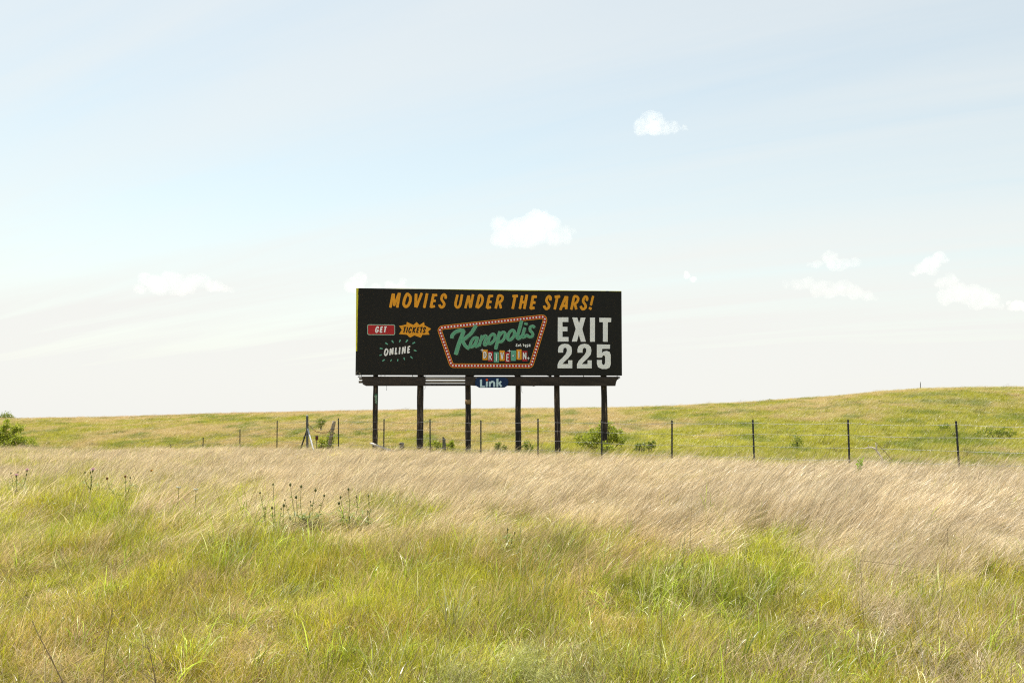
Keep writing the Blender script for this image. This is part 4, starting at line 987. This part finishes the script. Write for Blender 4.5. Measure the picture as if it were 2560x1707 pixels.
def sample_view(n, y0, y1, power, margin=1.18, extra=1.2):
    """points in the wedge the camera looks into and some way to the sides of it; density ~ y**(power-1)"""
    u = rng.random(n); y = (y0 ** (power + 1) + u * (y1 ** (power + 1) - y0 ** (power + 1))) ** (1 / (power + 1))
    hw = y * 0.5143 * margin + extra
    return rng.uniform(-1, 1, n) * hw, y
def project(x, y, z):
    d = np.stack([x, y, z - EYE], -1); f = d @ FWD
    return CX + F * d[:, 0] / f, CY - F * (d @ UPV) / f
BAND_U = np.array([-400, 0, 300, 450, 600, 900, 1050, 1200, 1350, 1500, 1700, 1900, 2050, 2150, 2250, 2350, 2450, 2560, 3000])
BAND_Y = np.array([1172, 1170, 1172, 1195, 1220, 1254, 1250, 1262, 1290, 1312, 1318, 1300, 1330, 1425, 1465, 1455, 1410, 1375, 1350])
def sig(v): return 1 / (1 + np.exp(-v))
def straw_amount(x, y):
    """how dry the meadow is at a place: a tan band along the fence, green before it, tan patches"""
    z = terrain(x, y) + .30
    px, py = project(x, y, z)
    n1 = fbm(x * .9, y * .55, 5, 4) - .5; n2 = fbm(x * 2.6, y * 1.5, 9, 3) - .5
    b = np.interp(px, BAND_U, BAND_Y)
    s = sig((b - py + n1 * 175 + n2 * 90) / 15)
    blob = lambda cx, cy, rx, ry: np.exp(-((px - cx) / rx) ** 2 - ((py - cy) / ry) ** 2)
    fg = .30 + 1.0 * n1 + .8 * n2 + .62 * blob(2480, 1720, 420, 150) + .34 * blob(1480, 1410, 130, 80) + .35 * blob(20, 1440, 110, 140) + .20 * blob(200, 1600, 330, 90) - .30 * blob(1150, 1560, 330, 90) - .25 * blob(1750, 1380, 170, 60) - .40 * blob(250, 1280, 330, 70) + .35 * blob(400, 1252, 70, 12) + .15 * blob(1900, 1650, 250, 60) + .18 * blob(500, 1480, 300, 60) + .7 * blob(2200, 1425, 100, 75) + .35 * blob(2420, 1480, 160, 60) + .3 * blob(1000, 1275, 40, 30) + .25 * blob(640, 1440, 160, 40)
    s = np.maximum(s, np.clip(fg, 0.05, .85) * .9)
    # green streaks inside the band
    s = s - .60 * smooth(px, 1500, 1900) * smooth(beyond_fence(x, y) + 1.6 * (fbm(x * .7, y * .7, 88, 2) - .5), -2.2, .6)
    s = s - .55 * np.clip(fbm(x * 1.3 + 40, y * .6, 21, 3) - .62, 0, .2) / .2 * (py > 1150)
    return np.clip(s, 0, 1), px, py, n1, n2
lerp = lambda a, b, t: np.asarray(a) * (1 - t[:, None]) + np.asarray(b) * t[:, None]

clumpsN = [straw_clump() for _ in range(4)] + [straw_clump(26, .10) for _ in range(2)] + [green_clump() for _ in range(4)] + [green_clump(26, .12, 1.25) for _ in range(2)] + [low_clump() for _ in range(2)] + [feather_clump()] + [stem_clump() for _ in range(2)] + [broad_clump() for _ in range(2)] + [near_straw() for _ in range(3)]
def meadow():
    n = 105000
    x, y = sample_view(n, 3.4, 44.0, 0.20)
    bf_ = beyond_fence(x, y)
    keep = (bf_ < .8 + rng.exponential(.7, n)) | ((y < 42) & (x < -9) & (bf_ < 3))
    x, y = x[keep], y[keep]; n = len(x)
    hol = fbm(x * 1.15 + 11, y * .95, 141, 3); keep = (hol > .40) | (y > 18) | (rng.random(n) < .50); x, y = x[keep], y[keep]; n = len(x)
    z = terrain(x, y)
    s, px, py, n1, n2 = straw_amount(x, y)
    pick = rng.random(n); isS = pick < s * (.80 + .10 * smooth(y, 20, 30)); low = (~isS) & (rng.random(n) < .30)
    idx = np.where(isS, rng.integers(0, 6, n), np.where(low, rng.integers(12, 14, n), rng.integers(6, 12, n)))
    fe = np.exp(-((px - 1370) / 150) ** 2 - ((py - 1615) / 38) ** 2) + np.exp(-((px - 1180) / 70) ** 2 - ((py - 1640) / 22) ** 2); idx = np.where(rng.random(n) < np.clip(fe * 1.5, 0, .9), 14, idx)
    nr = isS & (rng.random(n) < 1 - smooth(y, 9, 16)); idx = np.where(nr, rng.integers(19, 22, n), idx)
    tuft = np.exp(-((px - 1640) / 120) ** 2 - ((py - 1425) / 38) ** 2) + np.exp(-((px - 1860) / 90) ** 2 - ((py - 1420) / 40) ** 2) + .8 * np.exp(-((px - 1390) / 60) ** 2 - ((py - 1350) / 26) ** 2) + .8 * np.exp(-((px - 440) / 60) ** 2 - ((py - 1590) / 26) ** 2) + .7 * np.exp(-((px - 860) / 130) ** 2 - ((py - 1570) / 40) ** 2) + .6 * np.exp(-((px - 580) / 90) ** 2 - ((py - 1360) / 25) ** 2)
    tuft = np.clip(tuft * 1.3, 0, 1); tf = rng.random(n) < tuft * .85; isS = isS & ~tf; idx = np.where(tf, rng.integers(6, 12, n), idx); idx = np.where(tf & (rng.random(n) < .14), rng.integers(17, 19, n), idx)
    rr = rng.random(n); st = rr < .035 + .03 * (y < 14); idx = np.where(st, rng.integers(15, 17, n), idx)
    st = st & ~tf; bd = (rr > .965) & (y < 17) & ~isS; idx = np.where(bd, rng.integers(17, 19, n), idx)
    far = np.clip((y - 8) / 34, 0, 1)
    sc = rng.uniform(.8, 1.2, n) * (1 + .10 * far) * (.68 + .32 * smooth(y, 9, 18)); sc = np.where(isS, sc * .92, sc)
    # near the camera the tan stems are shorter so that the meadow stays open
    hgt = np.where(isS, .70 + .12 * smooth(y, 7, 14) - .20 * smooth(y, 20, 32), 1.0) * (0.62 + .85 * fbm(x * .8, y * .8, 77, 3)) * np.where(rng.random(n) < .10, 1.35, 1) * np.where(y < 17, .45 + 1.1 * fbm(x * .95 + 3, y * .8, 123, 3), 1) * (1 + .30 * tuft); hgt = np.where((idx == 15) | (idx == 16), np.minimum(hgt * .85, .85), np.minimum(hgt, 1.35))
    wide = sc * (1 + .35 * far)
    scl = np.stack([wide, wide, sc * hgt], -1)
    rz = np.where(isS, rng.normal(0, 1, n) * np.interp(y, [5, 9, 16], [.8, .5, .28]), rng.normal(0, 1.2, n)) + .5 * (fbm(x * .5, y * .4, 55, 2) - .5)
    rot = np.stack([rng.normal(0, .05, n), np.where(isS, .10, .04) + .25 * (fbm(x * .45, y * .45, 61, 2) - .4), rz], -1)
    h = np.clip(.5 + 1.5 * (fbm(x * .6, y * .5, 91, 3) - .5) + rng.normal(0, .16, n), 0, 1); h2 = np.clip(rng.normal(.5, .25, n), 0, 1)
    sa = lerp((.445, .345, .200), (.60, .49, .315), h); sb = lerp((.56, .44, .275), (.82, .725, .53), h2)
    nr_ = (np.clip(1.15 - smooth(y, 9, 17), 0, 1) * .8 * (1 - .85 * smooth(px, 1450, 2050)))[:, None]; sa = sa * (1 - nr_) + np.array((.40, .29, .085)) * nr_; sb = sb * (1 - nr_) + np.array((.56, .42, .18)) * nr_
    ga = lerp((.20, .265, .009), (.49, .53, .020), h); gb = lerp((.38, .39, .022), (.70, .60, .11), h2)
    brn = np.clip(3.0 * (fbm(x * 1.1 + 9, y * .9, 43, 3) - .44), 0, .8) + .35 * np.exp(-((px - 100) / 380) ** 2 - ((py - 1600) / 150) ** 2)
    brn = np.clip(brn, 0, .8); gb = lerp((0, 0, 0), (0, 0, 0), h) + gb * (1 - brn[:, None]) + np.array((.44, .27, .05)) * brn[:, None]
    pk = np.exp(-((px - 1560) / 40) ** 2 - ((py - 1345) / 28) ** 2) + .5 * np.exp(-((px - 1480) / 160) ** 2 - ((py - 1440) / 60) ** 2) + .6 * np.exp(-((px - 410) / 60) ** 2 - ((py - 1250) / 14) ** 2)
    pk = np.clip(pk * .55, 0, 1); sa = sa * (1 - pk[:, None]) + np.array((.52, .27, .19)) * pk[:, None]; sb = sb * (1 - pk[:, None]) + np.array((.60, .36, .27)) * pk[:, None]
    ca = np.where(isS[:, None], sa, ga); cb = np.where(isS[:, None], sb, gb)
    lt = (idx >= 12) & (idx < 14) & (rng.random(n) < .55); ca[lt] = (.34, .22, .09); cb[lt] = (.60, .46, .26)
    sm_ = (idx == 15) | (idx == 16); dkk = (rng.random(n) < .35)[:, None]; ca[sm_] = np.where(dkk, (.16, .10, .05), (.46, .33, .15))[sm_]; cb[sm_] = np.where(dkk, (.26, .17, .08), (.66, .54, .32))[sm_]
    tg_ = tf[:, None]; ca = np.where(tg_, ca * np.array((.46, .50, .6)), ca); cb = np.where(tg_, cb * np.array((.58, .60, .6)), cb)
    bd = (idx >= 17) & (idx < 19); ca[bd] = np.array((.26, .33, .02)); cb[bd] = np.where(dkk, (.60, .55, .32), (.36, .44, .06))[bd]
    fm = idx == 14; ca[fm] = (.34, .38, .09); cb[fm] = (.55, .55, .20)
    pat = (fbm(x * .42 + 2, y * .34, 171, 3) - .5) * np.where(y > 15, .9, .5) + (fbm(x * 1.4, y * 1.1, 191, 3) - .5) * np.where(y < 17, 1.5, .7)
    lum = np.exp(rng.normal(0, 1, n) * np.where(isS, .18, .24) + pat * .34)[:, None]; ca = np.clip(ca * lum, 0, .9); cb = np.clip(cb * lum, 0, .92)
    P = np.stack([x, y, z], -1)
    # straw and green are two objects
    for nm, m, lb in (('dry_grass', isS & ~fm, 'tall pale tan grass bent by the wind along the fence and through the meadow'), ('green_grass', ~(isS & ~fm), 'yellow green meadow grass and low weeds in the foreground')):
        scatter(nm, clumpsN, P[m], idx[m], rot[m], scl[m], ca[m], cb[m], lb)
meadow()

clumpsH = [haze_clump() for _ in range(4)] + [green_clump(36, .16) for _ in range(2)] + [straw_clump(34, .16) for _ in range(2)]
def hillside():
    n = 165000
    x, y = sample_view(n, 30.0, 172.0, 0.35, 1.2, 3)
    bf_ = beyond_fence(x, y)
    keep = bf_ > .6
    x, y = x[keep], y[keep]; n = len(x); z = terrain(x, y)
    far = np.clip((y - 40) / 120, 0, 1)
    n1 = fbm(x * .11, y * .05, 15, 4); n2 = fbm(x * .62, y * .24, 25, 4); n3 = fbm(x * 1.3, y * .7, 35, 2)
    pxh = CX + F * x / y
    s = np.clip(.56 - .16 * smooth(pxh, 1500, 2100) + 2.0 * (n1 - .5) + 2.9 * (n2 - .5) + .25 * smooth(y, 90, 150) - .55 * np.exp(-((y - 62) / 14) ** 2) + rng.normal(0, .12, n), 0, 1)
    crest = smooth(y, 132, 150)
    s = np.clip(s + .35 * crest, 0, 1)
    dk = np.clip((fbm(x * .55 + 7, y * .20, 65, 4) - .575) / .10, 0, 1) * (.45 + .55 * n3)
    isS = (rng.random(n) < .25 * s)
    idx = np.where(isS, rng.integers(6, 8, n), np.where(rng.random(n) < .35, rng.integers(4, 6, n), rng.integers(0, 4, n)))
    sc = rng.uniform(.8, 1.3, n) * (1.0 + .9 * far); tus = np.clip((fbm(x * .28, y * .16, 101, 3) - .5) * 4, -.4, 1.2) * (1 - smooth(y, 65, 95)); hg = (.55 + .45 * n3 + .40 * tus) * (1 - .50 * far); tuf = rng.random(n) < .010; hg = np.where(tuf, hg * 1.4, hg)
    wide = sc * (1 + .5 * far)
    scl = np.stack([wide, wide, sc * hg], -1)
    rot = np.stack([rng.normal(0, .06, n), np.full(n, .08), rng.normal(0, .5, n)], -1)
    h = rng.random(n)
    ga = lerp((.27, .30, .028), (.38, .38, .045), h); gb = lerp((.37, .36, .045), (.50, .46, .08), h)
    ta = lerp((.42, .33, .11), (.52, .41, .18), h); tb = lerp((.52, .41, .18), (.64, .51, .28), h)
    ca = ga * (1 - s[:, None]) + ta * s[:, None]; cb = gb * (1 - s[:, None]) + tb * s[:, None]
    pinkc = np.array((.47, .30, .21)); ca = ca * (1 - .5 * crest[:, None]) + pinkc * .5 * crest[:, None]; cb = cb * (1 - .5 * crest[:, None]) + pinkc * .5 * crest[:, None]
    ca = ca * (1 - dk[:, None]) + np.array((.15, .21, .025)) * dk[:, None]; cb = cb * (1 - dk[:, None]) + np.array((.22, .27, .04)) * dk[:, None]
    lum = np.exp(rng.normal(0, .07, n))[:, None] * np.array((.92, .90, .84)) * (1 + .14 * np.exp(-((y - 60) / 10) ** 2))[:, None]; ca *= lum; cb *= lum; ca[tuf] *= .45; cb[tuf] *= .5
    scatter('hill_grass', clumpsH, np.stack([x, y, z], -1), idx, rot, scl, ca, cb, 'mottled green and tan prairie grass covering the low hill beyond the fence', mat=M_HILLGRASS)
hillside()

# ------------------------------------------------------------------ cumulus clouds
def cloud(blobs, basey, Y, label, dens=1.0):
    mpp = Y / F
    import bmesh
    bm = bmesh.new(); c0 = at(sum(b[0] for b in blobs) / len(blobs), basey, Y)
    from mathutils import Matrix
    for bx, by, br_ in blobs:
        br_ *= 1.22
        for k in range(3):
            q = rng.normal(0, .38, 3) * br_ * mpp if k else np.zeros(3)
            r_ = br_ * mpp * (1 if k == 0 else rng.uniform(.45, .75))
            c = at(bx, by, Y) + q * np.array((1, 1.6, .7)) - c0
            c[2] = max(c[2], r_ * .35)
            bmesh.ops.create_icosphere(bm, subdivisions=3, radius=r_, matrix=Matrix.Translation(c) @ Matrix.Diagonal((1, 1.25, .92, 1)))
    me = bpy.data.meshes.new('cloud'); bm.to_mesh(me); bm.free()
    o = bpy.data.objects.new('cloud', me); COL.objects.link(o); o.location = c0
    w = max(b[0] + b[2] for b in blobs) - min(b[0] - b[2] for b in blobs)
    rmod = o.modifiers.new('merge', 'REMESH'); rmod.mode = 'VOXEL'; rmod.voxel_size = max(w * mpp / 90, 1.2); rmod.use_smooth_shade = True
    for sc_, st_ in ((.34, .40), (.13, .20), (.05, .05)):
        tx = bpy.data.textures.new('cloud_puffs', 'CLOUDS'); tx.noise_scale = w * mpp * sc_ * .55; tx.noise_depth = 2
        dm = o.modifiers.new('puffs', 'DISPLACE'); dm.texture = tx; dm.texture_coords = 'GLOBAL'; dm.strength = st_ * w * mpp * .22; dm.mid_level = .5
    m = bpy.data.materials.new('cloud_vapour'); m.use_nodes = True; t = m.node_tree; t.nodes.clear()
    ou = t.nodes.new('ShaderNodeOutputMaterial'); pv = t.nodes.new('ShaderNodeVolumePrincipled')
    pv.inputs['Color'].default_value = (.998, .975, .925, 1); pv.inputs['Density'].default_value = dens * 1.1 / (w * mpp); pv.inputs['Anisotropy'].default_value = .35
    tco = t.nodes.new('ShaderNodeTexCoord'); nzo = t.nodes.new('ShaderNodeTexNoise'); nzo.inputs['Scale'].default_value = 8.0 / (w * mpp); nzo.inputs['Detail'].default_value = 2
    t.links.new(tco.outputs['Object'], nzo.inputs['Vector'])
    mro = t.nodes.new('ShaderNodeMapRange'); mro.inputs['From Min'].default_value = .30; mro.inputs['From Max'].default_value = .72; mro.inputs['To Min'].default_value = .25 * dens / (w * mpp); mro.inputs['To Max'].default_value = 1.25 * dens / (w * mpp)
    t.links.new(nzo.outputs[0], mro.inputs[0]); t.links.new(mro.outputs[0], pv.inputs['Density'])
    t.links.new(pv.outputs[0], ou.inputs['Volume']); me.materials.append(m)
    tag(o, label, 'cloud', 'small white cumulus clouds')
CL = [
    ([(1260, 592, 27), (1300, 578, 34), (1340, 570, 38), (1362, 566, 34), (1320, 592, 26), (1385, 590, 24), (1412, 584, 16), (1434, 580, 8), (1245, 600, 16), (1240, 560, 9)], 616, 4000, 'largest white cumulus cloud directly above the billboard', .8),
    ([(1605, 318, 20), (1625, 300, 21), (1640, 316, 23), (1665, 322, 15), (1690, 320, 12), (1708, 318, 8)], 338, 2450, 'highest small white cloud up and right of the billboard', .75),
    ([(350, 725, 13), (366, 698, 16), (395, 715, 22), (425, 698, 20), (450, 716, 24), (480, 706, 18), (508, 700, 18), (535, 716, 14), (560, 720, 9), (578, 724, 6)], 738, 5600, 'long low white cloud at left above the hill', .8),
    ([(885, 715, 20), (902, 697, 15), (940, 718, 12), (975, 714, 14), (1005, 716, 14), (1030, 722, 9)], 734, 5600, 'cloud half hidden behind the top left corner of the billboard', .8),
    ([(1963, 712, 10), (1990, 710, 14), (2015, 706, 17), (2045, 724, 19), (2075, 726, 19), (2110, 722, 21), (2140, 732, 18), (2168, 740, 13), (2190, 746, 7)], 755, 5870, 'flat wide cloud at right, lower of two stacked ones', .9),
    ([(2022, 660, 6), (2045, 660, 10), (2070, 643, 14), (2085, 660, 16), (2110, 658, 13), (2135, 656, 11), (2147, 656, 6)], 678, 4720, 'small puffy cloud just above the flat wide one', .7),
    ([(2288, 684, 8), (2305, 670, 14), (2325, 657, 16), (2348, 642, 13), (2360, 650, 9), (2330, 676, 12)], 694, 4850, 'slanting puffy cloud touching top of the biggest right cloud', .7),
    ([(2352, 708, 13), (2375, 705, 17), (2362, 742, 18), (2395, 732, 23), (2425, 736, 23), (2455, 745, 23), (2480, 750, 18), (2440, 762, 14), (2500, 765, 8)], 778, 6430, 'biggest lumpy cloud near the right picture edge', .75),
    ([(2527, 770, 7), (2545, 764, 13), (2572, 766, 15)], 780, 6430, 'cloud cut off by the right picture edge', .8),
    ([(1718, 690, 7), (1734, 698, 7), (1715, 682, 5)], 705, 6000, 'tiny faint cloud right of the billboard top', .5),
]
for b, by, Y, lb, dn in CL: cloud(b, by, Y, lb, dn)
